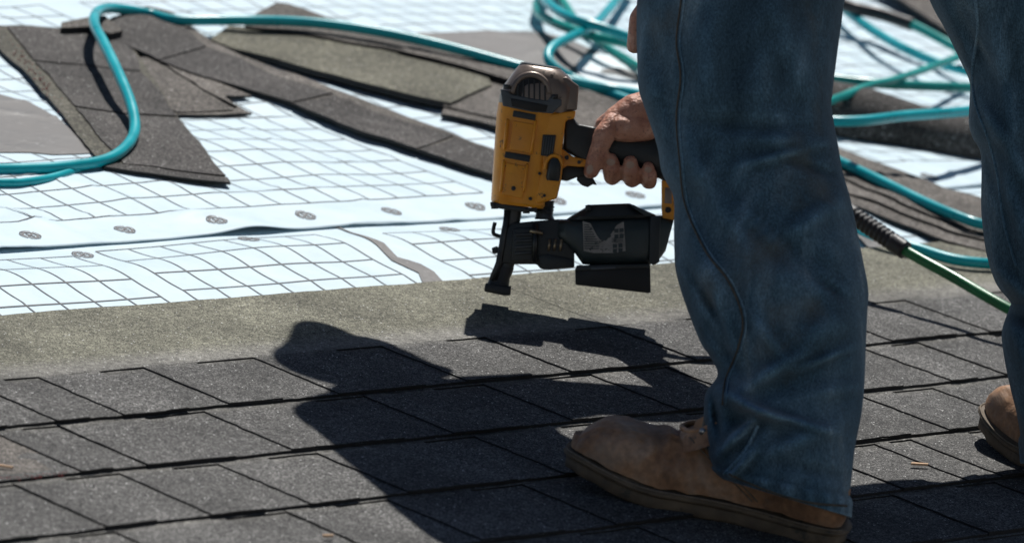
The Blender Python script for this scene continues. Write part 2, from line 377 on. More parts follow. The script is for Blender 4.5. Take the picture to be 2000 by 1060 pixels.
def hu(u, w_):                                 # the sheet lapped over it
    z = ZU + 0.0075 + ridge(u, w_)
    e = sm(0.69, 0.562, w_)
    z = z*(1-e) + e*(hl(u, w_) + 0.0022 + 0.0030*bump(u, -0.27, 0.08) + 0.0078*bump(u, 0.13, 0.05) + 0.0010*math.sin(u*9)*sm(0.1, 0.4, u))
    z += 0.007*bump(u+(w_-0.63)*0.3, -0.14, 0.018)*bump(w_, 0.65, 0.05) + 0.0075*bump(u, 0.09, 0.03)*bump(w_, 0.63, 0.014) + creases(u, w_)
    return max(z, (hl(u, w_) + 0.0012) if w_ < 0.65 else ZU+0.0005)
def ht(u, w_):                                 # next sheet up the slope
    return ZU + 0.010 + noise.noise(Vector((u*3.0, w_*4.0, 9.1)))*0.005
def hany(u, w_): return hl(u, w_) if w_ < 0.562 else (hu(u, w_) if w_ < 1.545 else ht(u, w_))
def sheet(name, u0, u1, w0, w1, hf, du, dw, label):
    nu = int((u1-u0)/du)+1; nw = max(2, int((w1-w0)/dw)+1)
    vs = []; fs = []
    for j in range(nw):
        for i in range(nu):
            u = u0+(u1-u0)*i/(nu-1); w_ = w0+(w1-w0)*j/(nw-1)
            if j == 0: w_ += 0.0015*noise.noise(Vector((u*30, 0, 3)))
            vs.append((u, w_, hf(u, w_)))
    n = len(vs)
    vs += [(a, b, c-0.0006) for a, b, c in vs]
    for j in range(nw-1):
        for i in range(nu-1):
            k = j*nu+i; fs.append((k, k+1, k+nu+1, k+nu)); fs.append((n+k, n+k+nu, n+k+nu+1, n+k+1))
    for i in range(nu-1): fs.append((i, n+i, n+i+1, i+1))
    o = mesh_obj(name, vs, fs, M['underlay'], None, True, (u0, w0, ZU))
    return props(o, label, 'underlayment', 'roofing underlayment sheets')
lo = sheet('underlayment', -1.7, 3.3, 0.20, 0.63, hl, 0.012, 0.008, 'lower white roofing underlayment strip with printed grid beside the new shingles')
up = sheet('underlayment', -1.7, 3.6, 0.562, 1.60, hu, 0.012, 0.010, 'wide white underlayment sheet with wavy lapped edge under the loose shingles and hose')
tp = sheet('underlayment', -1.7, 4.1, 1.545, 3.9, ht, 0.03, 0.03, 'uppermost white underlayment sheet at the top of the photo')
# printed grid: 50 mm squares in panels, fine lines lying on the sheet
def strip(vs, fs, a, b, wd, hf, lift=0.0007, step=0.012):
    a = Vector(a); b = Vector(b); L_ = (b-a).length; n = max(2, int(L_/step)+1); t = (b-a)/L_; s = Vector((-t.y, t.x))*wd/2
    k0 = len(vs)
    for i in range(n):
        p = a.lerp(b, i/(n-1))
        for q in (p+s, p-s): vs.append((q.x, q.y, hf(q.x, q.y)+lift))
    for i in range(n-1): k = k0+2*i; fs.append((k, k+1, k+3, k+2))
def grid(parent, hf, panels, wd=0.0017):
    vs, fs = [], []
    G = 0.0508
    for u0, n, w0, m in panels:
        for i in range(n+1): strip(vs, fs, (u0+i*G, w0), (u0+i*G, w0+m*G), wd, hf)
        for j in range(m+1): strip(vs, fs, (u0, w0+j*G), (u0+n*G, w0+j*G), wd, hf)
    o = mesh_obj('printed_grid', vs, fs, M['grid_print'], parent); props(o, kind='stuff'); return o
G = 0.0508
grid(lo, hl, [(-0.189-22*G, 22, 0.379-2*G, 5), (-0.145, 7, 0.3895-2*G, 5), (0.309, 9, 0.373-2*G, 5), (0.309+10*G, 40, 0.386-2*G, 5)], 0.0021)
grid(up, hu, [(0.609-40*G, 40, 0.649, 17), (0.609+1.6*G, 44, 0.66, 17)], 0.0020)
grid(tp, ht, [(-1.2, 92, 1.66, 17)], 0.002)
# printed fastener marks: ring with a cross
def emblem(parent, u, w_, hf, rot=0.4, r=0.0128):
    vs, fs = [], []
    n = 28
    def ring(r0, r1, dash=False):
        for i in range(n):
            if dash and i % 7 == 3: continue
            a0, a1 = 2*math.pi*i/n, 2*math.pi*(i+1)/n; k = len(vs)
            for (rr, a) in ((r0, a0), (r1, a0), (r1, a1), (r0, a1)):
                x, y = u+rr*math.cos(a), w_+rr*math.sin(a); vs.append((x, y, hf(x, y)+0.0009))
            fs.append((k, k+1, k+2, k+3))
    ring(r*0.58, r*0.80); ring(r*0.86, r, True)
    for a in (rot, rot+math.pi/2):
        d = Vector((math.cos(a), math.sin(a)))*r*0.46; strip(vs, fs, Vector((u, w_))-d, Vector((u, w_))+d, r*0.22, hf, 0.0009, 0.004)
    return mesh_obj('printed_mark', vs, fs, M['print'], parent)
for k in range(-6, 14): emblem(up, -0.045+k*0.1485, 0.6035, hu, 0.5, 0.0135)
for u, w_ in ((-0.172, 0.534), (0.095, 0.537), (0.434, 0.533), (0.74, 0.54), (1.04, 0.53), (-0.49, 0.53)): emblem(lo, u, w_, hl, 0.4, 0.0135)
for x, y in ((38, 8),):
    p = P(x, y, ZU); emblem(up, p.x, p.y, hu, 0.4, 0.016)
# big grey print of the maker's banner, seen as grey fields with pale shapes
def decal(name, px, hf, mat, parent, lift=0.0012, cell=0.012):
    poly = [P(x, y, ZU+0.006) for x, y in px]
    return bm_obj(name, slab_mesh(poly, lambda u, w_: hf(u, w_)+lift, 0, cell), mat, parent)
def smooth_poly(px, per=5):
    n = len(px); out = []
    for i in range(n):
        p0, p1, p2, p3 = (Vector(px[(i+k-1) % n]) for k in range(4))
        for k in range(per):
            t = k/per; q = 0.5*((2*p1)+(p2-p0)*t+(2*p0-5*p1+4*p2-p3)*t*t+(3*p1-p0-3*p2+p3)*t**3); out.append((q.x, q.y))
    return out
decal('printed_band', [(640, 436), (655, 437), (690, 456), (722, 472), (748, 482), (776, 503), (800, 508), (822, 514), (848, 528), (872, 545), (878, 552), (835, 556), (818, 530), (785, 516), (765, 508), (735, 486), (712, 472), (688, 458), (668, 447)], hl, M['grey_print'], lo)
decal('printed_field', [(-60, 165), (60, 205), (110, 240), (190, 312), (100, 314), (60, 308), (0, 306), (-60, 306)], hu, M['grey_print'], up)
decal('printed_field', [(800, 74), (930, 69), (1060, 71), (1100, 82), (1200, 128), (1300, 168), (1300, 330), (1180, 300), (900, 170)], hu, M['grey_print'], up)
decal('printed_shape', smooth_poly([(1126, 130), (1150, 118), (1200, 118), (1260, 128), (1300, 150), (1300, 190), (1230, 178), (1170, 165), (1135, 150)]), hu, M['white_print'], up, 0.002)
decal('printed_stroke', smooth_poly([(1175, 142), (1215, 141), (1255, 152), (1250, 160), (1210, 150), (1178, 147)]), hu, M['grey_print'], up, 0.003)
decal('printed_field', [(1660, 455), (1720, 462), (1800, 478), (1940, 500), (1940, 534), (1870, 537), (1780, 505), (1690, 474)], hl, M['grey_print'], lo, 0.002)
decal('printed_field', [(1690, 200), (1790, 205), (1880, 240), (1960, 262), (1960, 300), (1700, 260)], hu, M['grey_print'], up)

# ------------------------------------------------------------------ laid shingles: laminated strips, slotted top layer
E_, TL, BL = 0.143, 0.0017, 0.0034                         # exposure, layer thickness
SL = (TL+BL)/E_
def zt(wl): return -SL*wl                      # top of the top layer, wl measured up from the butt edge
rows = {0: [(-60, 740), (72, 729), (278, 711), (499, 695), (745, 671), (940, 650), (1185, 629), (1400, 608), (1760, 578), (1990, 560)],
        1: [(0, 845), (120, 828), (400, 799), (722, 772), (945, 745), (1297, 709), (1500, 690), (1690, 675), (1785, 660)],
        2: [(235, 920), (415, 893), (610, 875), (930, 848), (1180, 820), (1420, 795), (1686, 770), (1812, 748)],
        3: [(-40, 1040), (545, 985), (755, 968), (1010, 935), (1300, 905), (1580, 875), (1709, 862), (1769, 849)],
        4: [(1000, 1050), (1240, 1020), (1500, 985), (1739, 958), (1930, 930)]}
def sub(c, parent): c.parent = parent; return c
def shingle_piece(name, poly, z_off, th, uo, wo, parent, rough):
    """poly in (u, wl) local to the course; object origin at (uo, wo)"""
    bm = slab_mesh([(a, b) for a, b in poly], lambda u, wl: zt(wl)+z_off, th, 0.06, rough, random.random()*99)
    for v in bm.verts:
        v.co.y += wo
        v.co.z += 0.0010*noise.noise(Vector((v.co.x*6, v.co.y*7, 5.5))) + 0.0006*noise.noise(Vector((v.co.x*20, v.co.y*3, 2.5)))
    return bm_obj(name, bm, M['roof_shingle'], parent, False, (uo, wo, 0), [M['roof_shingle'], M['asphalt_edge']])
for k in range(0, 12):
    wo = -E_*k + random.uniform(-0.0015, 0.0015)
    sl_ = sorted(P(x, y, -0.002).x for x, y in rows.get(k, []))
    lo_u, hi_u = -1.75, 2.5
    allu = []
    cur = lo_u
    for s in sl_+[hi_u]:
        while s - cur > 0.30:
            cur += random.uniform(0.15, 0.24)
            if s - cur > 0.10: allu.append(cur)
        if s < hi_u: allu.append(s); cur = s
    allu = sorted(allu)
    slots = []                                   # each slot: [left, right]
    for i, s in enumerate(allu):
        gap = s - (allu[i-1] if i else lo_u)
        wdt = min(random.uniform(0.058, 0.088), gap*0.52)
        if k == 1 and abs(s-P(0, 845, -0.002).x) < 1e-4: wdt = gap*0.8
        slots.append((s-wdt, s))
    # strip boundaries about every metre, at a slot's right edge
    bnds = [lo_u]; 
    for (a, b) in slots:
        if b - bnds[-1] > 0.80 + 0.25*random.random(): bnds.append(b)
    bnds.append(hi_u)
    for i in range(len(bnds)-1):
        a, b = bnds[i], bnds[i+1]
        top = 0.354 + random.uniform(-0.003, 0.003); g2 = 0.0008
        hd = shingle_piece('shingle', [(a+g2, E_-0.004), (b-g2, E_-0.004), (b-g2, top), (a+g2, top)], 0.0, TL, a, wo, roof, 0.0009)
        shingle_piece('backing', [(a+g2, 0.0008), (b-g2, 0.0008), (b-g2, 0.165), (a+g2, 0.165)], -TL-0.0001, BL-0.0002, a, wo, hd, 0.0016)
        ins = [s for s in slots if a - 1e-6 <= s[0] and s[1] <= b + 1e-6]
        edges = [a] + [q for s in ins for q in s] + [b]
        for j in range(0, len(edges), 2):
            l, r = edges[j], edges[j+1] if j+1 < len(edges) else b
            if r - l < 0.012: continue
            tp_ = 0.006*random.random()
            l2 = l + (g2 if j == 0 else 0); r2 = r - (g2 if j+2 >= len(edges) else 0)
            dn = random.uniform(-0.0018, 0.0012)
            shingle_piece('tab', [(l2, dn), (r2, dn), (r2-tp_, E_-0.0042), (l2+tp_*0.4, E_-0.0042)], 0.0, TL, a, wo, hd, 0.0024)

gp_ = [P(x, y, -0.004) for x, y in ((-60, 842), (-4, 846), (70, 877), (156, 914), (60, 926), (-60, 936))]
bm_obj('exposed_patch', slab_mesh(gp_, lambda u, w_: zt(w_+E_)-TL+0.0006, 0, 0.03), M['loose_brown'], roof)
# ------------------------------------------------------------------ loose shingles on the underlayment
def loose(name, label, pieces, group='loose shingle offcuts on the underlayment', cat='shingle', base=None):
    """pieces: (part name, [(px, py)...], lift of top over the sheet, thickness, material)"""
    root = None
    for (pn, px, lift, th, mat, *lf) in pieces:
        if lf: ff = lf[0]; hf = (lambda u, w_, ff=ff, lift=lift: ZU+0.006+(hany(u, w_)-ZU-0.006)*0.55+lift+ff(u, w_))
        else: hf = lambda u, w_, lift=lift: ZU+0.006+lift+(hany(u, w_)-ZU-0.006)*0.55+0.0035*abs(noise.noise(Vector((u*7, w_*7, 6.6))))
        poly = []
        for x, y in px:
            p = P(x, y, ZU+0.006+lift)
            for _ in range(4): p = P(x, y, hf(p.x, p.y))
            poly.append(p)
        if root is None:
            root = thing(name, (poly[0][0], poly[0][1], hf(poly[0][0], poly[0][1])-th), label, cat, group)
        slab(pn, poly, hf, th, mat, root, rough=0.0012)
    return root
D_, B_, O_ = M['loose_dark'], M['loose_brown'], M['loose_olive']
T3 = 0.0032
# two light offcuts lying under the big left one
loose('loose_shingle', 'tan shingle offcut with pointed end poking out from under the left dark shingle', [
    ('backing', [(255, 110), (312, 117), (372, 160), (462, 205), (492, 221), (340, 224), (290, 190)], 0.0035, T3, B_),
    ('tab', [(262, 112), (300, 112), (385, 166), (455, 214), (345, 219), (285, 180)], 0.0052, 0.0016, B_)])
loose('loose_shingle', 'small notched brown shingle offcut between the tan pointed offcut and the long dark strip', [
    ('backing', [(300, 110), (330, 118), (420, 158), (492, 187), (438, 187), (462, 207), (400, 176), (340, 138)], 0.0072, T3, B_)])
# left dark shingle, tabs running down to the right
loose('loose_shingle', 'dark grey tabbed shingle under the teal hose loop at the far left', [
    ('backing', [(-70, 40), (0, 50), (60, 50), (170, 58), (245, 72), (320, 185), (347, 228), (405, 298), (451, 357), (330, 344), (203, 327), (150, 262), (105, 203), (60, 150), (0, 96), (-70, 40)][:-1], 0.0070, 0.0028, M['loose_olive_dark']),
    ('tab', [(14, 52), (60, 51), (170, 59), (243, 73), (272, 118), (274, 138), (160, 126), (66, 117)], 0.0090, 0.0019, D_),
    ('tab', [(68, 120), (160, 128), (276, 141), (318, 185), (345, 226), (240, 220), (146, 206), (100, 150)], 0.0090, 0.0019, D_),
    ('tab', [(148, 210), (240, 223), (347, 230), (403, 297), (441, 342), (340, 331), (242, 319), (190, 262)], 0.0090, 0.0019, D_),
    ('tab', [(225, 318), (340, 334), (444, 346), (450, 356), (330, 343), (206, 325)], 0.0085, 0.0014, D_)])
# thick grey corner behind it
loose('loose_shingle', 'grey shingle corner with thick black edge behind the hose at upper left', [
    ('backing', [(120, 44), (160, 36), (205, 30), (240, 60), (215, 66), (170, 52), (120, 54)], 0.018, 0.009, B_)])
# long dark strip from upper left down to the nailer
loose('loose_shingle', 'long charcoal shingle strip running from the upper left down to the nailer', [
    ('backing', [(200, 42), (288, 12), (333, 22), (408, 76), (470, 108), (560, 140), (660, 176), (760, 214), (890, 264), (1000, 304), (1000, 356), (960, 341), (815, 292), (700, 256), (570, 202), (400, 152), (310, 119), (210, 70)], 0.0075, 0.0036, B_),
    ('tab', [(200, 43), (288, 13), (330, 24), (403, 90), (310, 116), (212, 69)], 0.0095, 0.0019, D_),
    ('tab', [(312, 118), (405, 93), (470, 114), (545, 150), (650, 182), (570, 199), (400, 150)], 0.0095, 0.0019, D_),
    ('tab', [(573, 201), (654, 186), (760, 228), (885, 264), (813, 289), (700, 254)], 0.0095, 0.0019, D_),
    ('tab', [(818, 291), (892, 268), (998, 308), (998, 353), (960, 339)], 0.0095, 0.0019, D_)])
# lifted olive strip behind it, with its shade beneath, and brown strip over it
def lift_curve(u, w_): return 0.006*sm(1.32, 1.05, w_)
loose('loose_shingle', 'lifted olive shingle strip casting a thick black shadow behind the long strip', [
    ('backing', [(410, 77), (448, 50), (560, 62), (660, 76), (760, 94), (870, 122), (950, 142), (960, 165), (880, 201), (800, 184), (715, 163), (620, 138), (535, 113), (460, 96)], 0.010, 0.0085, O_, lift_curve)])
loose('loose_shingle', 'brown grey shingle strip lying along the back beneath the teal hose', [
    ('backing', [(480, 40), (540, 5), (562, 7), (640, 34), (720, 56), (860, 95), (1010, 134), (1060, 150), (1000, 160), (900, 129), (750, 92), (600, 66), (478, 51)], 0.014, 0.004, B_, lift_curve),
    ('tab', [(800, 92), (870, 98), (1010, 136), (1050, 150), (1000, 157), (900, 127), (775, 97)], 0.016, 0.0019, B_, lift_curve)])
loose('loose_shingle', 'flat brown shingle corner directly behind the nailer head', [
    ('backing', [(862, 222), (880, 188), (945, 128), (1100, 168), (1290, 225), (1290, 330), (1120, 285), (980, 249)], 0.0095, 0.005, B_),
    ('tab', [(866, 207), (884, 186), (948, 127), (1100, 166), (1290, 223), (1290, 318), (1120, 262), (960, 228)], 0.0118, 0.0022, B_)])
# right-hand stack between the legs
loose('loose_shingle', 'bottom brown shingle of the stack seen between the legs', [
    ('backing', [(1590, 272), (1700, 312), (1800, 347), (1940, 396), (1990, 480), (1930, 490), (1850, 470), (1760, 436), (1660, 398), (1590, 370)], 0.006, 0.004, B_)], group='shingle stack between the legs')
loose('loose_shingle', 'middle brown shingle of the stack between the legs, crossed by the teal hose', [
    ('backing', [(1590, 281), (1700, 319), (1800, 354), (1940, 404), (1990, 470), (1930, 468), (1850, 448), (1760, 414), (1660, 378), (1590, 352)], 0.0095, 0.0034, B_)], group='shingle stack between the legs')
loose('loose_shingle', 'top brown shingle of the stack between the legs', [
    ('backing', [(1590, 290), (1700, 328), (1800, 364), (1940, 413), (1990, 452), (1930, 456), (1850, 431), (1760, 395), (1660, 352), (1590, 326)], 0.0128, 0.0032, B_)], group='shingle stack between the legs')
loose('loose_shingle', 'blurred brown shingle lying at the top right behind the rear leg', [
    ('backing', [(1700, -30), (1760, 0), (1850, 60), (1920, 120), (2050, 150), (2050, -30)], 0.02, 0.005, B_)])
# a curled dark scrap lying on its side
def curl():
    a = P(1600, 250, ZU); b = P(1990, 322, ZU); axis = (b-a); n = 30; m = 34; vs = []; fs = []
    side = Vector((axis.y, -axis.x, 0)).normalized()
    for i in range(n+1):
        t = i/n; c = a.lerp(b, t); r = 0.056*(1-0.30*t) + 0.002*noise.noise(Vector((t*5, 0, 1)))
        for layer in (0, 1):
            rr = r - 0.004*layer
            for j in range(m+1):
                th = -0.35 + (math.pi*1.22)*j/m
                p = Vector((c.x, c.y, ZU+0.012)) + side*rr*math.cos(th)*1.15 + Vector((0, 0, 1))*max(-0.008, rr*math.sin(th)*(1+0.06*math.sin(9*t)))
                vs.append(p)
    w1 = m+1; w2 = 2*w1
    for i in range(n):
        for j in range(m):
            k = i*w2+j; fs.append((k, k+1, k+w2+1, k+w2)); k += w1; fs.append((k, k+w2, k+w2+1, k+1))
        k = i*w2; fs.append((k, k+w2, k+w2+w1, k+w1)); k = i*w2+m; fs.append((k, k+w1, k+w2+w1, k+w2))
    for i in (0, n):
        for j in range(m):
            k = i*w2+j; q = (k, k+w1, k+w1+1, k+1); fs.append(q if i == 0 else q[::-1])
    o = mesh_obj('curled_shingle', vs, fs, M['loose_dark'], None, True, (a.x, a.y, ZU))
    props(o, 'curled dark shingle arched above the stack between the legs', 'shingle', 'loose shingle offcuts on the underlayment')
curl()
# red chalk grains on two shingles
def grains(name, pts, n, spread, hz, mat, parent):
    vs, fs = [], []
    for i in range(n):
        t = random.random()*(len(pts)-1); k = int(t); a = Vector(pts[k]); b = Vector(pts[k+1]); q = a.lerp(b, t-k)
        p = P(q.x+random.gauss(0, spread), q.y+random.gauss(0, spread*0.5), hz); s = random.uniform(0.0007, 0.0016)
        k0 = len(vs)
        for (dx, dy, dz) in ((-s, -s, -s), (s, -s, -s), (0, s, -s), (0, 0, s)): vs.append((p.x+dx, p.y+dy, p.z+dz))
        fs += [(k0, k0+1, k0+3), (k0+1, k0+2, k0+3), (k0+2, k0, k0+3), (k0, k0+2, k0+1)]
    o = mesh_obj(name, vs, fs, mat, parent); props(o, kind='stuff'); return o
left_sh = [o for o in C.objects if o.get('label', '').startswith('dark grey tabbed')][0]
grains('red_granules', [(12, 65), (55, 125), (105, 190), (140, 225), (185, 290), (230, 320)], 150, 7, ZU+0.0150, M['red_chalk'], left_sh)
grains('red_granules', [(-10, 934), (60, 930), (160, 918)], 90, 3, -0.0015, M['red_chalk'], roof)

# ------------------------------------------------------------------ hoses
HR = 0.0070
def hose_pts(px, per=12): return spline([P(x, y, ZU+0.006+h) for x, y, h in px], per)
def hose(name, px, mat, label, r=HR, cat='air hose', group='coloured air hoses lying on the roof'):
    pts = hose_pts(px); base = pts[0]
    root = thing(name, base, label, cat, group)
    tube('tube', pts, r, mat, root); return root, pts
main_px = [(-160, 334, .010), (0, 331, .010), (110, 327, .012), (200, 314, .016), (243, 290, .020), (263, 255, .022), (256, 205, .034), (232, 145, .046), (203, 85, .050), (184, 46, .048), (192, 22, .036), (225, 17, .022), (290, 27, .012), (350, 40, .016), (480, 40, .026), (600, 44, .028), (720, 59, .029), (850, 86, .030), (1000, 126, .026), (1110, 158, .022), (1235, 182, .022), (1420, 220, .05), (1640, 237, .075), (1770, 226, .080), (1895, 216, .075), (2100, 190, .05)]
mh, mp_ = hose('air_hose', main_px, M['teal_hose'], 'long teal air hose looping over the left shingle and running behind the nailer')
hose('air_hose', [(2080, 520, .012), (1935, 515, .014), (1860, 506, .014), (1790, 485, .014), (1720, 464, .014), (1660, 440, .012), (1560, 400, .012), (1460, 330, .012), (1370, 220, .015), (1300, 120, .03), (1245, 82, .05), (1180, 56, .06), (1115, 36, .06), (1072, 8, .05), (1062, -20, .03), (1120, -45, .02), (1260, -20, .01)], M['teal_hose'], 'teal hose lowest between the legs, rising to the coil by the forearm')
hose('air_hose', [(2050, 180, .04), (1895, 172, .05), (1800, 168, .05), (1720, 164, .05), (1640, 156, .045), (1540, 142, .04), (1420, 134, .03), (1310, 112, .03), (1245, 90, .04), (1160, 72, .035), (1095, 50, .03), (1055, 28, .025), (1050, 5, .02), (1075, -20, .015), (1200, -50, .01)], M['teal_green_hose'], 'green teal hose running level behind the legs, its coil bending furthest left at the top')
hose('air_hose', [(1230, -30, .02), (1195, 12, .03), (1160, 50, .045), (1120, 70, .05), (1082, 90, .045), (1070, 112, .035), (1086, 134, .025), (1130, 158, .015), (1240, 200, .014), (1330, 226, .014), (1420, 246, .015), (1500, 268, .018), (1600, 300, .021), (1650, 320, .021), (1720, 353, .021), (1800, 392, .021), (1870, 422, .021), (1930, 441, .019), (2080, 470, .010)], M['teal_hose'], 'teal hose with C-shaped bend above the nailer head, crossing the stack between the legs', r=0.0068)
hose('air_hose', [(1085, -20, .01), (1110, 18, .012), (1128, 45, .014), (1160, 75, .015), (1210, 108, .012), (1300, 160, .012), (1400, 210, .02), (1500, 225, .04), (1580, 210, .05), (1640, 190, .055), (1700, 167, .06), (1760, 152, .06), (1870, 112, .05), (2000, 60, .03)], M['teal_green_hose'], 'thin green hose rising to the right behind the legs', r=0.0056)
hose('air_hose', [(1500, -140, .03), (1560, -60, .03), (1640, 10, .03), (1690, 50, .03), (1760, 92, .03), (1830, 122, .03), (1900, 142, .03), (2000, 160, .03)], M['teal_hose'], 'teal hose slanting down through the gap between the thighs')
sl_px = [(1590, -15, .045), (1662, 14, .045), (1720, 28, .045), (1782, 49, .045)]
sh_, pp = hose('air_hose', [(1480, -70, .03), (1590, -15, .045), (1662, 14, .045), (1720, 28, .045), (1782, 49, .045), (1870, 95, .04), (1980, 150, .03)], M['teal_green_hose'], 'green teal hose with black sleeve at the top between the legs')
tube('sleeve', hose_pts(sl_px), 0.0098, M['black_rubber'], sh_)
hose('air_hose', [(-170, 352, .007), (0, 357, .007), (55, 355, .007), (105, 346, .007), (150, 333, .007), (200, 322, .006), (260, 318, .005)], M['teal_hose'], 'short teal tube standing in for the cast shadow of the long hose at the left edge', r=0.0052)  # added tube, coloured like the teal shadow the long hose casts there
# dark print along the near end of the main hose
vs, fs = [], []
seg = [p for p in mp_ if roof2cam(p).x/roof2cam(p).z*F+1000 > -30 and roof2cam(p).x/roof2cam(p).z*F+1000 < 165 and roof2cam(p).y/roof2cam(p).z*F+530 > 300]
for i in range(len(seg)-1):
    for k in range(5):
        if random.random() < 0.25: continue
        a = seg[i].lerp(seg[i+1], k/5+0.03); b = seg[i].lerp(seg[i+1], k/5+0.15); t = (b-a).normalized()
        view = (o_ - a).normalized(); s = t.cross(view).normalized(); q0 = len(vs)
        off = view*(HR+0.0003)
        for p_, sg in ((a, -1), (b, -1), (b, 1), (a, 1)): vs.append(p_+off+s*sg*0.0014)
        fs.append((q0, q0+1, q0+2, q0+3))
mesh_obj('printed_lettering', vs, fs, M['hose_print'], mh)
# the nailer's green hose with ribbed bend guard
DG = depth(P(975, 600, -0.008))
gp = spline([Q(1352, 325, DG), Q(1385, 328, DG), Q(1450, 335, DG+.02), Q(1530, 355, DG+.06), P(1610, 385, .085), P(1672, 424, .080), P(1765, 487, .062), P(1860, 540, .050), P(1968, 602, .036), P(2100, 668, .015)], 14)
gh = thing('air_hose', P(1765, 487, .062), 'green air hose with ribbed black bend guard in front of the stack between the legs', 'air hose', 'coloured air hoses lying on the roof')
tube('tube', gp, 0.0068, M['green_hose'], gh)
g0, g1 = P(1655, 413, .084), P(1768, 489, .0615)
bgp = [g0.lerp(g1, i/40) for i in range(41)]
rr = []
for i in range(41):
    t = i/40
    rr.append(0.0116 if (t < 0.1 or t > 0.80) else (0.0118 if i % 3 else 0.0085))
tube('bend_guard', bgp, rr, M['black_rubber'], gh, 18)

# ------------------------------------------------------------------ the roofing nailer
DG = depth(P(975, 600, -0.008))
MM = DG/F                                       # metres per pixel at the nailer
def N3(x, y, d=0.0): return Q(x, y, DG + d/1000.0)          # d in millimetres, + is away from the camera
nail = thing('roofing_nailer', N3(975, 578, 0), 'yellow and black coil roofing nailer held nose down above the shingles', 'nail gun')
VF = (Q(1000, 530, 7)-Q(1000, 530, 6)).normalized()
def plate(name, px, d0, d1, mat, parent, bev=1.5, seg=2):
    """outline in the nailer's side view, from depth d0 (near) to d1 (far), bevelled"""
    bm = bmesh.new()
    a = [bm.verts.new(N3(x, y, d0)) for x, y in px]; b = [bm.verts.new(N3(x, y, d1)) for x, y in px]
    n = len(px)
    bm.faces.new(a); bm.faces.new(b[::-1])
    for i in range(n): bm.faces.new((a[(i+1) % n], a[i], b[i], b[(i+1) % n]))
    bmesh.ops.recalc_face_normals(bm, faces=bm.faces[:])
    if bev: bmesh.ops.bevel(bm, geom=bm.edges[:], offset=bev/1000, segments=seg, profile=0.6, affect='EDGES', clamp_overlap=True)
    o = bm_obj(name, bm, mat, parent); shade(o, 35); return o
def shade(o, ang=35):
    o.data.polygons.foreach_set('use_smooth', [True]*len(o.data.polygons))
    bm = bmesh.new(); bm.from_mesh(o.data)
    for e in bm.edges:
        if len(e.link_faces) == 2 and e.calc_face_angle(0) > math.radians(ang): e.smooth = False
    bm.to_mesh(o.data); bm.free()
def loft(name, secs, mat, parent, ex=3.2, n=32, cap=True, smooth=True):
    """secs: (left px, right px, depth centre mm, half depth mm); superellipse sections across the nailer"""
    vs, fs = [], []
    for (l, r, dc, hd) in secs:
        for k in range(n):
            th = 2*math.pi*k/n; c, s = math.cos(th), math.sin(th)
            cx = math.copysign(abs(c)**(2/ex), c); sx = math.copysign(abs(s)**(2/ex), s)
            x = (l[0]+r[0])/2 + (r[0]-l[0])/2*cx; y = (l[1]+r[1])/2 + (r[1]-l[1])/2*cx
            vs.append(N3(x, y, dc + hd*sx))
    for i in range(len(secs)-1):
        for k in range(n): fs.append((i*n+k, (i+1)*n+k, (i+1)*n+(k+1) % n, i*n+(k+1) % n))
    if cap: fs.append(list(range(n))); fs.append([(len(secs)-1)*n+k for k in range(n)][::-1])
    o = mesh_obj(name, vs, fs, mat, parent)
    bm = bmesh.new(); bm.from_mesh(o.data); bmesh.ops.recalc_face_normals(bm, faces=bm.faces[:]); bm.to_mesh(o.data); bm.free()
    shade(o, 40); return o
def cyl(name, a, b, ra, rb, mat, parent, n=24):
    return tube(name, [a, a.lerp(b, .02), a.lerp(b, .98), b], [ra*0.9, ra, rb, rb*0.9], mat, parent, n)
# housing
body = loft('housing', [((961, 396), (1060, 408), 0, 31), ((959, 390), (1064, 403), 0, 34), ((962, 340), (1070, 352), 0, 35), ((966, 280), (1082, 292), 0, 35.5), ((970, 225), (1092, 240), 0, 36), ((974, 200), (1097, 214), 0, 35)], M['yellow_plastic'], nail, 4.2)
plate('side_rib', [(1052, 226), (1125, 216), (1122, 232), (1105, 236), (1098, 290), (1100, 322), (1096, 352), (1088, 388), (1050, 398), (1044, 390), (1060, 320)], -34, 30, M['yellow_plastic'], nail, 4, 3)
plate('panel', [(1002, 236), (1044, 243), (1036, 300), (994, 292)], -38.2, -30, M['yellow_plastic'], body, 1.6)
plate('panel', [(988, 318), (1031, 325), (1020, 388), (980, 380)], -37.6, -30, M['yellow_plastic'], body, 1.6)
plate('grip_strip', [(1003, 216), (1047, 224), (1045, 236), (1001, 228)], -38.8, -30, M['dark_plastic'], body, 0.8)
plate('grip_strip', [(987, 296), (1036, 304), (1034, 317), (985, 308)], -38.8, -30, M['dark_plastic'], body, 0.8)
for a, b in (((1046, 237), (1038, 298)), ((1030, 322), (1023, 372)), ((991, 235), (985, 290)), ((984, 315), (978, 372))):
    tube('ridge', [N3(a[0], a[1], -36), N3(a[0], a[1], -37.4), N3(b[0], b[1], -37.4), N3(b[0], b[1], -36)], 0.0019, M['yellow_plastic'], body, 8)
for x, y, r in ((1003, 368, 4.5), (1036, 388, 3.6), (1063, 382, 3), (1054, 339, 3)): cyl('screw', N3(x, y, -30), N3(x, y, -39.4 if x < 1010 else -37.0), r*MM, r*MM, M['dark_plastic'], body, 10)
vent = plate('vent', [(1060, 263), (1086, 264), (1080, 307), (1056, 304)], -36.0, -20, M['dark_plastic'], nail, 1)
for i in range(5):
    x = 1062+i*4.8; plate('slat', [(x, 267), (x+2.2, 267), (x-2.0, 302), (x-4.2, 302)], -37.4, -34, M['bumper'], vent, 0.4, 1)
loft('trigger_guard_pod', [((1068, 352), (1092, 354), -34, 7), ((1066, 345), (1094, 347), -34, 9), ((1071, 318), (1096, 320), -34, 9), ((1075, 308), (1092, 310), -34, 7)], M['dark_plastic'], nail, 3)
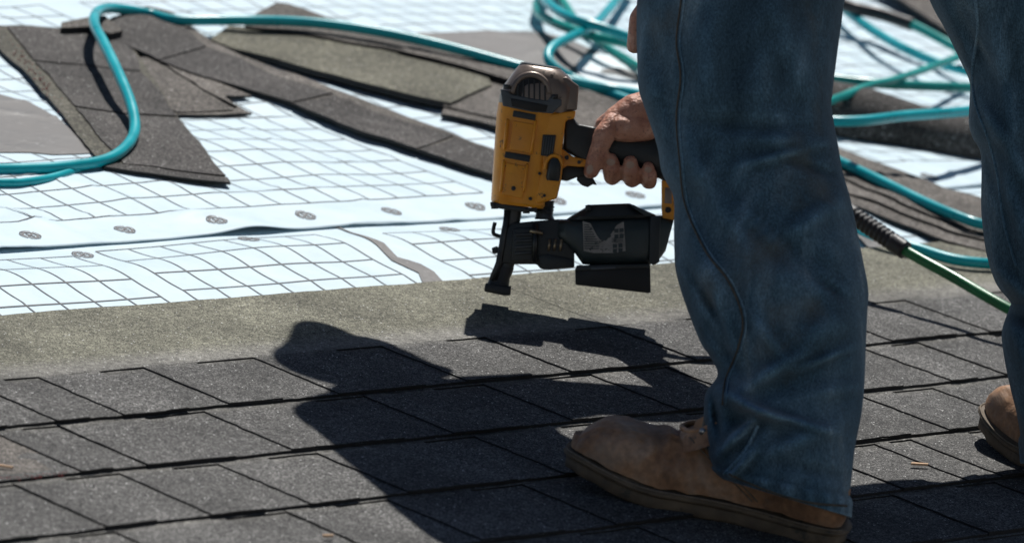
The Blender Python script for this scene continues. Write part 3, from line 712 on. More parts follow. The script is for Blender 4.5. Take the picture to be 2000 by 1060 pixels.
tube('pod_rim', spline([N3(1064, 330, -38), N3(1068, 314, -39), N3(1080, 304, -40), N3(1092, 308, -39), N3(1098, 324, -38)], 8), 0.0022, M['yellow_plastic'], nail, 10)
# cap (cylinder head)
head = loft('cylinder_cap', [((974, 206), (1122, 224), 0, 36), ((976, 186), (1127, 196), 0, 37), ((983, 168), (1128, 172), 0, 37), ((1000, 145), (1112, 150), 0, 34), ((1012, 129), (1101, 140), 0, 29), ((1019, 124), (1096, 136), 0, 24)], M['bronze_metal'], nail, 3.2)
loft('top_pad', [((1012, 129), (1100, 141), 0, 26), ((1018, 122), (1096, 134), 0, 24), ((1026, 121), (1088, 131), 0, 20)], M['dark_plastic'], head, 3)
plate('side_lug', [(1098, 152), (1106, 150), (1131, 168), (1127, 216), (1092, 214), (1094, 190)], -30, 26, M['bronze_metal'], head, 4, 3)
# round exhaust window with upright ribs
cw = [N3(1037+36*math.cos(t), 184-38*math.sin(t), -34) for t in [math.pi*i/18 for i in range(19)]]
tube('window_rim', cw, 0.0040, M['bronze_metal'], head, 10)
plate('exhaust_window', [(1037+32*math.cos(math.pi*i/16), 188-36*math.sin(math.pi*i/16)) for i in range(17)] + [(1005, 206), (1069, 206)], -36.0, -20, M['plate_black'], head, 0.8)
for i in range(6):
    x = 1012+i*10.5; hh = math.sqrt(max(0.05, 1-((x-1037)/34)**2))*32
    plate('exhaust_rib', [(x-1.6, 186-hh), (x+1.6, 186-hh), (x+1.6, 206), (x-1.6, 206)], -38.5, -34, M['dark_plastic'], head, 0.5, 1)
bump_ = plate('bumper', [(977, 173), (994, 180), (996, 184), (1040, 193), (1070, 197), (1074, 190), (1097, 195), (1097, 206), (1088, 212), (1080, 222), (1040, 219), (1000, 211), (982, 207)], -39.5, 37, M['bumper'], nail, 2.2, 3)
plate('bumper_groove', [(997, 192), (1070, 206), (1066, 219), (1040, 217), (1000, 208)], -40.7, -36, M['plate_black'], bump_, 0.8)
for x, y in ((990, 168), (1083, 188)): cyl('bolt', N3(x, y+6, -36), N3(x, y-3, -36), 7*MM, 7*MM, M['steel'], nail, 12)
# handle, trigger, yoke, rear bracket
plate('handle_root', [(1104, 226), (1119, 228), (1128, 242), (1166, 249), (1172, 318), (1140, 318), (1100, 292)], -21, 21, M['dark_plastic'], nail, 5, 3)
plate('root_inlay', [(1126, 243), (1166, 250), (1166, 262), (1130, 255)], -15, 12, M['bronze_metal'], nail, 3, 3)
loft('handle', [((1150, 252), (1146, 322), 0, 17), ((1190, 258), (1188, 316), 0, 18), ((1240, 264), (1240, 330), 0, 19), ((1290, 268), (1290, 350), 0, 20), ((1330, 268), (1330, 372), 0, 22), ((1345, 275), (1345, 378), 0, 18)], M['dark_plastic'], nail, 2.6)
cyl('air_fitting', N3(1340, 325, 0), N3(1374, 327, 0), .0095, .0085, M['copper'], nail)
yoke = plate('yoke', [(1087, 286), (1100, 292), (1118, 306), (1150, 313), (1152, 326), (1128, 326), (1108, 324), (1098, 330), (1092, 318)], -26, 24, M['yellow_plastic'], nail, 1.6)
for x, y, r in ((1107, 308, 4.2), (1131, 317, 3.6)): cyl('pivot', N3(x, y, -20), N3(x, y, -28.5), r*MM, r*MM, M['steel'], yoke, 12)
plate('trigger_housing', [(1100, 322), (1142, 326), (1150, 340), (1128, 346), (1108, 354), (1094, 352)], -14, 14, M['dark_plastic'], nail, 2)
plate('trigger', [(1128, 340), (1150, 340), (1160, 350), (1166, 362), (1158, 360), (1148, 366), (1136, 362), (1126, 352)], -6, 6, M['dark_plastic'], nail, 1.5)
brk = plate('rear_bracket', [(1292, 352), (1318, 354), (1330, 420), (1318, 430), (1294, 426), (1292, 410)], -14, 14, M['yellow_plastic'], nail, 1.5)
plate('bracket_recess', [(1299, 366), (1312, 367), (1312, 398), (1298, 397)], -15.2, -10, M['bronze_metal'], brk, 0.6)
cyl('bolt', N3(1305, 410, -10), N3(1305, 410, -17), 6*MM, 6*MM, M['plate_black'], brk, 12)
# nose and feed
loft('nose_barrel', [((984, 398), (1020, 402), 4, 14), ((984, 420), (1018, 424), 4, 13), ((983, 446), (1012, 450), 4, 12), ((974, 505), (1006, 512), 4, 12), ((964, 530), (1000, 536), 4, 12)], M['steel'], nail, 2.4)
tube('nose_rail', [N3(992, 402, -10), N3(986, 450, -11), N3(976, 510, -11), N3(966, 545, -10)], 0.0036, M['steel'], nail, 10)
loft('nose_tip', [((966, 518), (1004, 524), 2, 12), ((958, 536), (996, 544), 2, 12), ((952, 552), (994, 558), 2, 13), ((948, 562), (996, 566), 2, 14), ((946, 567), (998, 575), 2, 14)], M['black_rubber'], nail, 2.6)
plate('nose_shoe', [(948, 552), (990, 560), (999, 557), (997, 577), (984, 577), (945, 569)], -13, 17, M['black_rubber'], nail, 2)
plate('flange', [(957, 394), (1040, 406), (1048, 402), (1050, 414), (1020, 414), (978, 408), (958, 404)], -30, 28, M['dark_plastic'], nail, 2)
for x, y in ((966, 403), (1028, 412)): cyl('bolt', N3(x, y-5, -26), N3(x, y+5, -26), 7*MM, 7*MM, M['steel'], nail, 12)
loft('feed_cylinder', [((1048, 392), (1084, 392), 2, 13), ((1050, 396), (1082, 397), 2, 14), ((1046, 420), (1080, 422), 2, 14), ((1044, 428), (1084, 430), 2, 15)], M['steel'], nail, 2.3)
for y in (403, 409, 415): tube('ring', [N3(1065+17*math.cos(t)-y*0+(-0.2*(y-400)), y+1.5*math.cos(t), 2+14.6*math.sin(t)) for t in [2*math.pi*i/24 for i in range(25)]], 0.0012, M['dark_plastic'], nail, 6)
plate('feed_block', [(1000, 436), (1040, 432), (1088, 428), (1110, 440), (1112, 470), (1122, 492), (1122, 522), (1076, 527), (1056, 525), (1048, 516), (1000, 516), (972, 512), (976, 460)], -12, 22, M['dark_plastic'], nail, 2)
fb = plate('feed_door', [(1002, 446), (1046, 444), (1048, 508), (998, 510)], -18, -8, M['dark_plastic'], nail, 2)
for y in (456, 468, 480, 492): plate('door_rib', [(1006, y), (1040, y-2), (1040, y+4), (1006, y+6)], -20.5, -16, M['steel'], fb, 0.8, 1)
tube('hinge_pin', [N3(1046, 436, -18), N3(1044, 512, -18)], 0.0034, M['steel'], nail, 12)
tube('latch_bar', [N3(1035, 450, -20), N3(1060, 456, -20)], 0.0026, M['copper'], nail, 8)
for x in (1074, 1085, 1097): tube('nail_shank', [N3(x, 467, -15), N3(x-3, 490, -15)], 0.0016, M['copper'], nail, 8)
plate('feed_shoe', [(1050, 500), (1068, 496), (1118, 506), (1122, 520), (1076, 526), (1060, 526)], -16, -8, M['dark_plastic'], nail, 1.5)
tube('hook_lever', spline([N3(967, 434, -2), N3(964, 446, -2), N3(964, 456, -2), N3(972, 460, -2), N3(980, 462, -2)], 5), 0.0024, M['black_rubber'], nail, 8)
plate('adjust_knob', [(960, 484), (972, 480), (976, 494), (962, 496)], -8, 10, M['dark_plastic'], nail, 1.5)
plate('safety_arm', [(981, 440), (987, 441), (974, 520), (960, 548), (955, 546), (968, 512)], -15, -8, M['steel'], nail, 0.8)
# coil magazine
mag = loft('magazine', [((1086, 428), (1086, 470), 6, 16), ((1104, 428), (1104, 476), 4, 26), ((1124, 427), (1124, 496), 2, 25), ((1140, 426), (1138, 516), 2, 29), ((1180, 425), (1180, 520), 2, 31), ((1230, 423), (1232, 521), 2, 30), ((1265, 421), (1266, 519), 2, 26), ((1294, 421), (1288, 506), 2, 20), ((1316, 430), (1300, 490), 2, 14)], M['magazine_plastic'], nail, 3.4)
lid = loft('lid', [((1104, 430), (1284, 424), 2, 25), ((1112, 424), (1280, 419), 2, 27), ((1142, 406), (1240, 402), 2, 24), ((1148, 400), (1230, 397), 2, 20)], M['dark_plastic'], nail, 3.4)
plate('lid_clip', [(1143, 401), (1152, 399), (1154, 410), (1144, 412)], -25, -16, M['dark_plastic'], lid, 0.8)
plate('lid_clip', [(1226, 398), (1238, 400), (1274, 420), (1262, 423)], -26, -14, M['magazine_plastic'], lid, 0.8)
plate('canister_base', [(1123, 524), (1270, 517), (1271, 572), (1264, 572), (1124, 556)], -27, 27, M['plate_black'], nail, 1.5)
plate('base_rim', [(1126, 518), (1268, 515), (1270, 523), (1124, 529)], -30, 30, M['dark_plastic'], nail, 1.2)
plate('base_catch', [(1155, 522), (1202, 520), (1202, 525), (1155, 527)], -32, -27, M['bumper'], nail, 0.6)
plate('magazine_latch', [(1270, 424), (1290, 422), (1288, 512), (1276, 518), (1268, 512)], -27, -10, M['dark_plastic'], nail, 1.5)
# worn paper label: two remnants with rows of dark print
lb = plate('worn_label', [(1138, 432), (1153, 436), (1166, 460), (1172, 468), (1184, 470), (1190, 462), (1204, 440), (1218, 432), (1221, 470), (1222, 490), (1200, 494), (1160, 494), (1140, 490)], -29.6, -29.1, M['label_print'], nail, 0)
for k in range(11):
    y = 438+k*4.6; x1 = min(1150+k*2.6, 1170); 
    plate('print_line', [(1141, y), (x1, y+0.6), (x1, y+2.2), (1141, y+1.8)], -30.1, -29.5, M['magazine_plastic'], lb, 0)
for (x, y) in ((1200, 447), (1210, 446), (1200, 458), (1210, 457), (1197, 477), (1208, 476), (1197, 486), (1208, 485)):
    plate('print_square', [(x, y), (x+8, y-0.5), (x+8, y+7), (x, y+7.5)], -30.1, -29.5, M['magazine_plastic'], lb, 0)
for k in range(3): plate('print_line', [(1195, 465+k*3.2), (1217, 464+k*3.2), (1217, 465.4+k*3.2), (1195, 466.4+k*3.2)], -30.1, -29.5, M['magazine_plastic'], lb, 0)

# ------------------------------------------------------------------ the roofer
def remesh(chains, voxel, smooth_it=6):
    """union of tapered capsules -> one skin"""
    bm = bmesh.new()
    for ch in chains:
        for (pa, ra), (pb, rb) in zip(ch[:-1], ch[1:]):
            b2 = bmesh.new()
            bmesh.ops.create_icosphere(b2, subdivisions=3 if ra < 0.03 else 2, radius=ra, matrix=Matrix.Translation(pa))
            bmesh.ops.create_icosphere(b2, subdivisions=3 if rb < 0.03 else 2, radius=rb, matrix=Matrix.Translation(pb))
            r = bmesh.ops.convex_hull(b2, input=b2.verts[:])
            bmesh.ops.delete(b2, geom=list({g for g in r['geom_interior'] if isinstance(g, bmesh.types.BMVert)}), context='VERTS')
            me = bpy.data.meshes.new('t'); b2.to_mesh(me); b2.free(); bm.from_mesh(me); bpy.data.meshes.remove(me)
    me = bpy.data.meshes.new('t'); bm.to_mesh(me); bm.free()
    ob = bpy.data.objects.new('t', me); C.objects.link(ob)
    md = ob.modifiers.new('r', 'REMESH'); md.mode = 'VOXEL'; md.voxel_size = voxel
    ms = ob.modifiers.new('s', 'SMOOTH'); ms.iterations = smooth_it; ms.factor = 0.5
    dg = bpy.context.evaluated_depsgraph_get(); dg.update()
    ev = ob.evaluated_get(dg); m2 = bpy.data.meshes.new_from_object(ev)
    vs = [v.co.copy() for v in m2.vertices]; fs = [list(p.vertices) for p in m2.polygons]
    bpy.data.objects.remove(ob); bpy.data.meshes.remove(me); bpy.data.meshes.remove(m2)
    return vs, fs
V = Vector
feet_mid = (0.2, -0.44)
hL = P(1640, 1058, -0.002); tL = P(1150, 942, -0.002); tR = P(1956, 858, -0.002); hR = tR - V((0.02, 1, 0)).normalized()*0.262
LA = hL.lerp(tL, 0.26) + UPG*0.10; RA = hR.lerp(tR, 0.26) + UPG*0.10       # ankles
dLb = 0; dLt = 0; dRb = 0; dRt = 0
LK, RK = Q(1480, 450, depth(stand(0.02, -0.41, 0.34))), Q(2085, 330, depth(stand(0.42, -0.37, 0.34)))         # knees
LH, RH = stand(0.115, -0.345, 0.87), stand(0.325, -0.325, 0.87)        # hips
PEL = (LH+RH)/2; CHEST = stand(0.215, 0.02, 0.90); SHO = stand(0.220, 0.16, 0.88)
LS, RS = stand(0.095, 0.150, 0.82), stand(0.375, 0.120, 0.70)
HEAD = stand(0.315, 0.328, 0.92)
LE = P(935, 1040) + Vector((0.505, 0.516, 0.968))*0.66; LW = Q(1338, -80, depth(stand(0.04, -0.385, 0.56))+0.10)
RE = P(1395, 788) + Vector((0.505, 0.516, 0.968))*0.37; RW = N3(1292, 214, 8)
person = thing('person', stand(0.2, -0.45, 0), 'roofer in blue jeans and tan work boots bending forward with the nailer', 'person')
FWD = (HEAD - SHO).normalized()
body_ch = [
    [(PEL, .11), (PEL.lerp(CHEST, .5), .10), (CHEST, .11), (SHO, .09)], [(LH, .085), (LK, .055), (LK.lerp(LA, .4), .05), (LA, .036)], [(RH, .085), (RK, .055), (RK.lerp(RA, .4), .05), (RA, .036)],
    [(LH, .1), (RH, .1)], [(LS, .055), (SHO, .08), (RS, .055)],
    [(LS, .052), (LE, .04)], [(LE, .04), (LE.lerp(LW, .35), .041), (LW, .027)], 
    [(RS, .052), (RE, .04)], [(RE, .042), (RE.lerp(RW, .3), .042), (RE.lerp(RW, .7), .035)],
    [(SHO, .065), (HEAD.lerp(SHO, .35), .058)], [(HEAD, .088), (HEAD+FWD*.04+UPG*.02, .085)], [(HEAD-UPG*.02+FWD*.03, .07), (HEAD-UPG*.075+FWD*.045, .045)],
    [(HEAD+FWD*.085-UPG*.012, .016), (HEAD+FWD*.105-UPG*.03, .014)], [(HEAD+FWD*.07-UPG*.075, .026), (HEAD+FWD*.075-UPG*.09, .02)],
]
SIDE = FWD.cross(UPG).normalized()
for s in (-1, 1): body_ch.append([(HEAD+SIDE*s*.086-UPG*.005, .018), (HEAD+SIDE*s*.09-UPG*.035, .012)])
bv, bf = remesh(body_ch, 0.011, 4)
# left hand resting on the thigh (out of the picture)
hd_ = (Q(1338, 100, depth(stand(0.04, -0.385, 0.56))+0.10)-LW).normalized()
lat = hd_.cross(UPG).normalized(); pm = LW+hd_*.075
lh = [[(LW, .028), (pm, .03)], [(pm+lat*.025, .018), (pm-lat*.025, .018)]]
for i, q in enumerate((-.033, -.011, .011, .033)):
    f0 = pm+lat*q; l_ = (.052, .066, .07, .058)[i]; lh.append([(f0, .011), (f0+hd_*l_*.55+UPG*.004, .0095), (f0+hd_*l_-UPG*.012, .008)])
lh.append([(LW+hd_*.03+lat*.02, .015), (LW+hd_*.065+lat*.05, .011), (LW+hd_*.095+lat*.055, .009)])
lv, lf = remesh(lh, 0.003, 4)
# right hand closed round the handle: px, py, depth mm, radius mm
def H(*q): return [(N3(x, y, d), r/1000) for (x, y, d, r) in q]
rh = [
    [(RW, .030), (N3(1282, 222, 6), .027)],                                   # wrist
    [(RE, .042), (RE.lerp(RW, .35), .041), (RW, .030)],           # forearm
    H((1282, 224, 4, 27), (1250, 226, 2, 24), (1218, 240, 4, 22)),                                     # back of the hand
    H((1278, 214, -2, 25), (1240, 222, -5, 23), (1208, 238, -9, 19)),
    H((1285, 238, 8, 22), (1250, 248, 4, 18), (1215, 256, 2, 15)),                                     # heel of the palm above the handle
    H((1262, 248, -12, 17), (1228, 250, -18, 17), (1196, 250, -22, 15)),                               # ball of the thumb
    H((1198, 244, -20, 14), (1181, 262, -28, 12.6), (1172, 288, -30, 11.2)),                           # thumb
    H((1172, 288, -30, 11.2), (1163, 314, -28, 11), (1154, 335, -25, 8.6)),
    H((1218, 238, 14, 20), (1185, 246, 26, 14), (1165, 288, 30, 10.5), (1146, 330, 22, 9.2), (1146, 352, 2, 8.0)),   # forefinger, to the trigger
    H((1228, 238, 18, 20), (1205, 262, 34, 13), (1197, 312, 34, 11.2), (1197, 342, 18, 10.8), (1196, 344, -8, 10.8), (1194, 326, -21, 10.6), (1193, 313, -24, 8.5)),
    H((1256, 234, 16, 20), (1240, 268, 36, 13), (1235, 322, 35, 11), (1234, 348, 18, 10.6), (1234, 349, -8, 10.6), (1232, 331, -22, 10.4), (1231, 318, -25, 8.3)),
    H((1276, 236, 14, 20), (1270, 275, 34, 12), (1268, 334, 32, 9.8), (1268, 354, 18, 9.3), (1268, 354, -8, 9.3), (1267, 340, -21, 9.2), (1266, 328, -24, 7.4)),
]
hv, hf_ = remesh(rh, 0.0017, 3)
# knuckle and thumb creases, veins: small relief pressed into the skin
creases = [(1203, 226, 1200, 280, .0016, 2.2), (1193, 322, 1202, 321, .0, 2)]
allv = list(bv); allf = [list(f) for f in bf]
for vs_, fs_ in ((lv, lf), (hv, hf_)):
    k = len(allv); allv += vs_; allf += [[i+k for i in f] for f in fs_]
def to_px(p): q = roof2cam(p); return q.x/q.z*F+1000, q.y/q.z*F+530
k0 = len(bv)+len(lv)
me_t = bpy.data.meshes.new('t'); me_t.from_pydata([tuple(v) for v in allv], [], allf); me_t.update()
nor = [v.normal.copy() for v in me_t.vertices]; bpy.data.meshes.remove(me_t)
for i in range(k0, len(allv)):
    x, y = to_px(allv[i]); d = 0.0
    d -= 0.0018*bump(x, 1204-0.05*(y-225), 2.4)*sm(218, 232, y)*sm(290, 276, y)                        # thumb web crease
    for (cx, cy, hw) in ((1194, 322, 16), (1194, 327, 16), (1232, 327, 16), (1232, 332, 15), (1267, 337, 14), (1175, 293, 18), (1172, 299, 18), (1158, 331, 10)):
        d -= 0.0017*bump(y, cy-0.10*(x-cx), 1.8)*sm(hw, hw-5, abs(x-cx))
    d += 0.0009*noise.noise(Vector((x*0.06, y*0.06, 1)))
    allv[i] = allv[i] + nor[i]*d
body_o = mesh_obj('body', allv, allf, M['skin'], person, True)
bm = bmesh.new(); bm.from_mesh(body_o.data); bmesh.ops.recalc_face_normals(bm, faces=bm.faces[:]); bm.to_mesh(body_o.data); bm.free()
for s in (-1, 1):
    vs, fs = tube_mesh([HEAD+FWD*.083+SIDE*s*.032+UPG*.012, HEAD+FWD*.097+SIDE*s*.032+UPG*.012], [0.014, 0.006], 12); mesh_obj('eye', vs, fs, M['eye'], body_o, True)
bt_h = BVHTree.FromPolygons([tuple(v) for v in allv[k0:]], [[i-k0 for i in f] for f in allf if f[0] >= k0])
def on_hand(x, y, out):
    o0 = Q(x, y, 3.0); d = (Q(x, y, 6.0)-o0).normalized(); h = bt_h.ray_cast(o0, d); return None if h[0] is None else h[0]-d*out
for (cx, cy, a_, b_, an) in ((1152, 331, 6.5, 9.5, 0.28), (1193, 317, 8.5, 7, 0), (1231, 322, 8, 7, 0), (1266, 332, 7, 6, 0)):
    pts_ = []
    for i in range(17):
        t_ = 2*math.pi*i/16; rr_ = 0.0 if i == 16 else 1.0
        dx, dy = a_*math.cos(t_)*rr_, b_*math.sin(t_)*rr_; pts_.append(on_hand(cx+dx*math.cos(an)-dy*math.sin(an), cy+dx*math.sin(an)+dy*math.cos(an), 0.0005 if i < 16 else 0.0010))
    if all(p is not None for p in pts_): mesh_obj('fingernail', pts_, [(i, (i+1) % 16, 16) for i in range(16)], M['nail'], body_o, True)
# cap
def dome(c, r, sq, mat, name, parent):
    vs, fs = [], []; n, m = 24, 10
    for j in range(m+1):
        ph = math.pi/2*j/m
        for k in range(n):
            th = 2*math.pi*k/n
            vs.append(c + (FWD*math.cos(th)*1.12 + SIDE*math.sin(th))*r*math.cos(ph) + UPG*r*sq*math.sin(ph))
    for j in range(m):
        for k in range(n): fs.append((j*n+k, j*n+(k+1) % n, (j+1)*n+(k+1) % n, (j+1)*n+k))
    return mesh_obj(name, vs, fs, mat, parent, True)
cap = dome(HEAD+UPG*.03, 0.098, 0.95, M['cap'], 'cap', person)
vs, fs = [], []
for i in range(13):
    a = -1.15+2.3*i/12; e = math.cos(a)
    p0 = HEAD+UPG*.032+FWD*(.108*math.cos(a))+SIDE*.088*math.sin(a); p1 = HEAD+UPG*.032+FWD*(.10+.120*max(0.0, e))+SIDE*.045*math.sin(a)-UPG*.024*e
    for p in (p0, p1): vs += [p+UPG*.002, p-UPG*.002]
for i in range(12):
    k = i*4
    fs += [(k, k+2, k+6, k+4), (k+1, k+5, k+7, k+3), (k+2, k+3, k+7, k+6)]
mesh_obj('brim', vs, fs, M['cap'], cap, True)
# shirt
sh_ch = [[(PEL+UPG*.03, .14), (PEL.lerp(CHEST, .5), .132), (CHEST, .132), (SHO, .105)], [(LS, .066), (SHO, .09), (RS, .066)], [(LS, .062), (LE, .060)], [(LE, .060), (LE.lerp(LW, .6), .058)], [(PEL.lerp(CHEST, .45)-UPG*.05, .115), (PEL-UPG*.03-Vector((.09, 0, 0)), .115)], [(RS, .064), (RS.lerp(RE, .6), .056)]]
sv, sf = remesh(sh_ch, 0.012, 4); mesh_obj('shirt', sv, sf, M['shirt'], person, True)

# jeans: each leg is swept through its outline, folds pressed in
Lleft = [(1420, 938), (1394, 912), (1379, 870), (1375, 830), (1375, 790), (1379, 765), (1399, 738), (1400, 721), (1384, 692), (1368, 668), (1338, 592), (1320, 530), (1317, 490), (1316, 440), (1315, 385), (1293, 338), (1283, 284), (1259, 211), (1247, 172), (1244, 100), (1243, 50), (1244, 0), (1246, -90), (1250, -200), (1262, -330)]
Lright = [(1656, 1008), (1659, 972), (1664, 925), (1669, 880), (1676, 842), (1682, 812), (1686, 780), (1688, 755), (1690, 715), (1691, 680), (1694, 610), (1696, 565), (1686, 510), (1674, 450), (1662, 392), (1646, 335), (1637, 284), (1625, 215), (1626, 180), (1636, 100), (1643, 50), (1650, 0), (1668, -90), (1690, -200), (1730, -330)]
Rleft = [(1999, 905), (1993, 850), (1984, 800), (1973, 756), (1960, 690), (1957, 645), (1972, 600), (1972, 588), (1945, 553), (1927, 497), (1919, 440), (1916, 398), (1916, 304), (1900, 270), (1892, 240), (1894, 190), (1893, 158), (1872, 112), (1846, 58), (1815, 0), (1788, -90), (1760, -200), (1740, -330)]
Rright = [(2235, 925), (2240, 880), (2245, 830), (2250, 780), (2255, 720), (2260, 670), (2262, 620), (2262, 600), (2262, 555), (2258, 500), (2255, 440), (2250, 400), (2240, 310), (2235, 270), (2230, 240), (2225, 195), (2222, 160), (2218, 112), (2212, 58), (2205, 0), (2195, -90), (2180, -200), (2160, -330)]
def resample(a, n):
    p = spline([(x, y, 0) for x, y in a], 6); L_ = len(p)-1
    return [p[min(L_, int(i*L_/n))].lerp(p[min(L_, int(i*L_/n)+1)], i*L_/n-int(i*L_/n)) for i in range(n+1)]
def leg(Lp, Rp, dbot, dtop, folds, n=150, m=96, seed=0.0, squash=1.05):
    A, B = resample(Lp, n), resample(Rp, n); vs = []; fs = []; info = []
    for i in range(n+1):
        t = i/n; yc = (A[i].y+B[i].y)/2; d = dbot+(dtop-dbot)*(950-yc)/950
        hw = (B[i]-A[i]).length/2; hd = hw*squash*d/F
        info.append((A[i], B[i], d, hd))
        for k in range(m):
            th = 2*math.pi*k/m; c, s = math.cos(th), math.sin(th)
            cx = math.copysign(abs(c)**0.92, c)
            q = A[i].lerp(B[i], 0.5+0.5*cx); dd = d + hd*s
            near = max(0, -s)
            z = 0.0
            for (fx, fy, ang, ln, wd, amp) in folds:
                ca, sa = math.cos(ang), math.sin(ang); dx, dy = q.x-fx, q.y-fy
                a_, b_ = dx*ca+dy*sa, -dx*sa+dy*ca
                z += amp*bump(a_, 0, ln)*bump(b_, 0, wd)
            e = min(1, near*2.2)
            z *= e*1.75
            z += 0.0065*noise.noise(Vector((q.x*0.011+seed, q.y*0.006, s*1.2)))*e + 0.0038*noise.noise(Vector((q.x*0.022+seed, q.y*0.016+q.x*0.01, s*2)))*e
            hem = 0.0030*sm(0.044, 0.038, t)*(1+0.45*math.sin(k*1.3+seed)) if t < 0.044 else 0.0
            c0 = Q((A[i].x+B[i].x)/2, (A[i].y+B[i].y)/2, d); pq = Q(q.x, q.y, dd - z)
            vs.append(pq + (pq-c0).normalized()*hem)
    for i in range(n):
        for k in range(m): fs.append((i*m+k, (i+1)*m+k, (i+1)*m+(k+1) % m, i*m+(k+1) % m))
    fs.append([n*m+k for k in range(m)])
    # turned-in hem
    k0 = len(vs)
    for k in range(m):
        p = vs[k]; c = sum((vs[j] for j in range(0, m, 8)), V((0, 0, 0)))/(m/8); vs.append(p.lerp(c, 0.06)+ (vs[m+k]-p)*1.5)
    for k in range(m): fs.append((k, (k+1) % m, k0+(k+1) % m, k0+k))
    return vs, fs, info
dLb = depth(LA)-0.012; dLt = depth(stand(0.04, -0.385, 0.56))
dRb = depth(RA); dRt = depth(stand(0.40, -0.345, 0.56))
foldsL = [(1470, 795, 0.50, 60, 11, .016), (1440, 850, -0.75, 60, 9, .014), (1446, 822, 0.1, 34, 18, -.010), (1398, 812, 1.4, 36, 7, -.012), (1500, 730, -0.5, 80, 16, .011), (1530, 815, 0.28, 90, 8, .010), (1450, 905, -0.9, 50, 7, .010), (1500, 460, 0.8, 70, 7, .006), (1540, 300, -0.25, 80, 7, .007), (1590, 330, 0.35, 70, 7, -.006), (1420, 640, 1.2, 70, 7, .009), (1390, 600, 1.0, 80, 8, -.008), (1610, 700, -0.4, 60, 7, .006), (1500, 660, 0.9, 60, 8, .007), (1620, 560, 0.6, 50, 6, -.005), (1560, 860, -0.35, 90, 18, .006), (1600, 920, 0.2, 70, 14, -.004),
          (1480, 250, 0.12, 130, 14, -.005), (1560, 270, 0.05, 90, 16, .006), (1420, 420, 0.9, 90, 26, .007), (1400, 560, 1.1, 110, 20, .008), (1480, 610, 1.35, 100, 22, .007), (1560, 500, 0.55, 120, 30, -.006), (1620, 640, -0.3, 80, 24, .006), (1600, 420, -0.5, 110, 18, .005),
          (1300, 170, 1.35, 130, 22, -.006), (1380, 120, 1.5, 150, 30, .008), (1560, 120, 1.2, 150, 34, .007), (1640, 240, 0.5, 40, 12, -.008), (1350, 300, 1.2, 90, 20, .006), (1430, 700, 0.9, 60, 14, -.007), (1640, 760, -0.15, 60, 16, .005)]
foldsR = [(1950, 260, 1.0, 120, 16, .010), (1990, 420, 1.25, 120, 18, .009), (1930, 330, 1.2, 80, 12, -.008), (1980, 560, 0.8, 60, 14, .009), (1960, 160, 1.4, 150, 20, .008), (1910, 90, 1.1, 90, 16, -.006), (2000, 700, 1.2, 80, 18, .008), (1985, 620, 0.4, 50, 12, -.009)]
v1, f1, iL = leg(Lleft, Lright, dLb, dLt, foldsL, seed=1.0)
v2, f2, iR = leg(Rleft, Rright, dRb, dRt, foldsR, seed=6.0)
pv, pf = remesh([[(LH+UPG*-.06, .135), (LH, .14), (RH, .14), (RH+UPG*-.06, .135)], [(PEL, .14), (PEL+UPG*.06, .14)]], 0.012, 4)
k = len(v1); k2 = k+len(v2)
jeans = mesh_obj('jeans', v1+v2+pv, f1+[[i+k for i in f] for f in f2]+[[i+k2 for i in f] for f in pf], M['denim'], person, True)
bm = bmesh.new(); bm.from_mesh(jeans.data); bmesh.ops.recalc_face_normals(bm, faces=bm.faces[:]); bm.to_mesh(jeans.data); bm.free()
# seams laid on the cloth
bvh = BVHTree.FromPolygons(v1+v2, f1+[[i+k for i in f] for f in f2])
def on_cloth(x, y, out=0.0006):
    o0 = Q(x, y, 3.0); d = (Q(x, y, 6.0)-o0).normalized(); h = bvh.ray_cast(o0, d)
    return None if h[0] is None else h[0]-d*out
def seam(px, r, name='seam', mat=None):
    pts = [on_cloth(p.x, p.y) for p in spline([(x, y, 0) for x, y in px], 14)]; pts = [p for p in pts if p is not None]
    if len(pts) > 3: tube(name, pts, r, mat or M['denim'], jeans, 8)
sx = [(1337, -60), (1337, 0), (1328, 80), (1336, 150), (1328, 230), (1334, 310), (1345, 400), (1385, 490), (1430, 550), (1457, 620), (1448, 680), (1424, 740), (1418, 790)]
seam(sx, 0.0010); seam([(x-7, y) for x, y in sx], 0.0011, 'stitching', M['seam_thread'])
seam([(1480, 830), (1455, 880), (1415, 925)], 0.0021)
seam([(1424, 925), (1470, 946), (1530, 968), (1590, 982), (1654, 987)], 0.0013, 'hem_stitching', M['seam_thread'])
seam([(1905, 0), (1910, 60), (1900, 130), (1905, 200), (1930, 270), (1948, 340), (1960, 430), (1985, 520)], 0.0020)

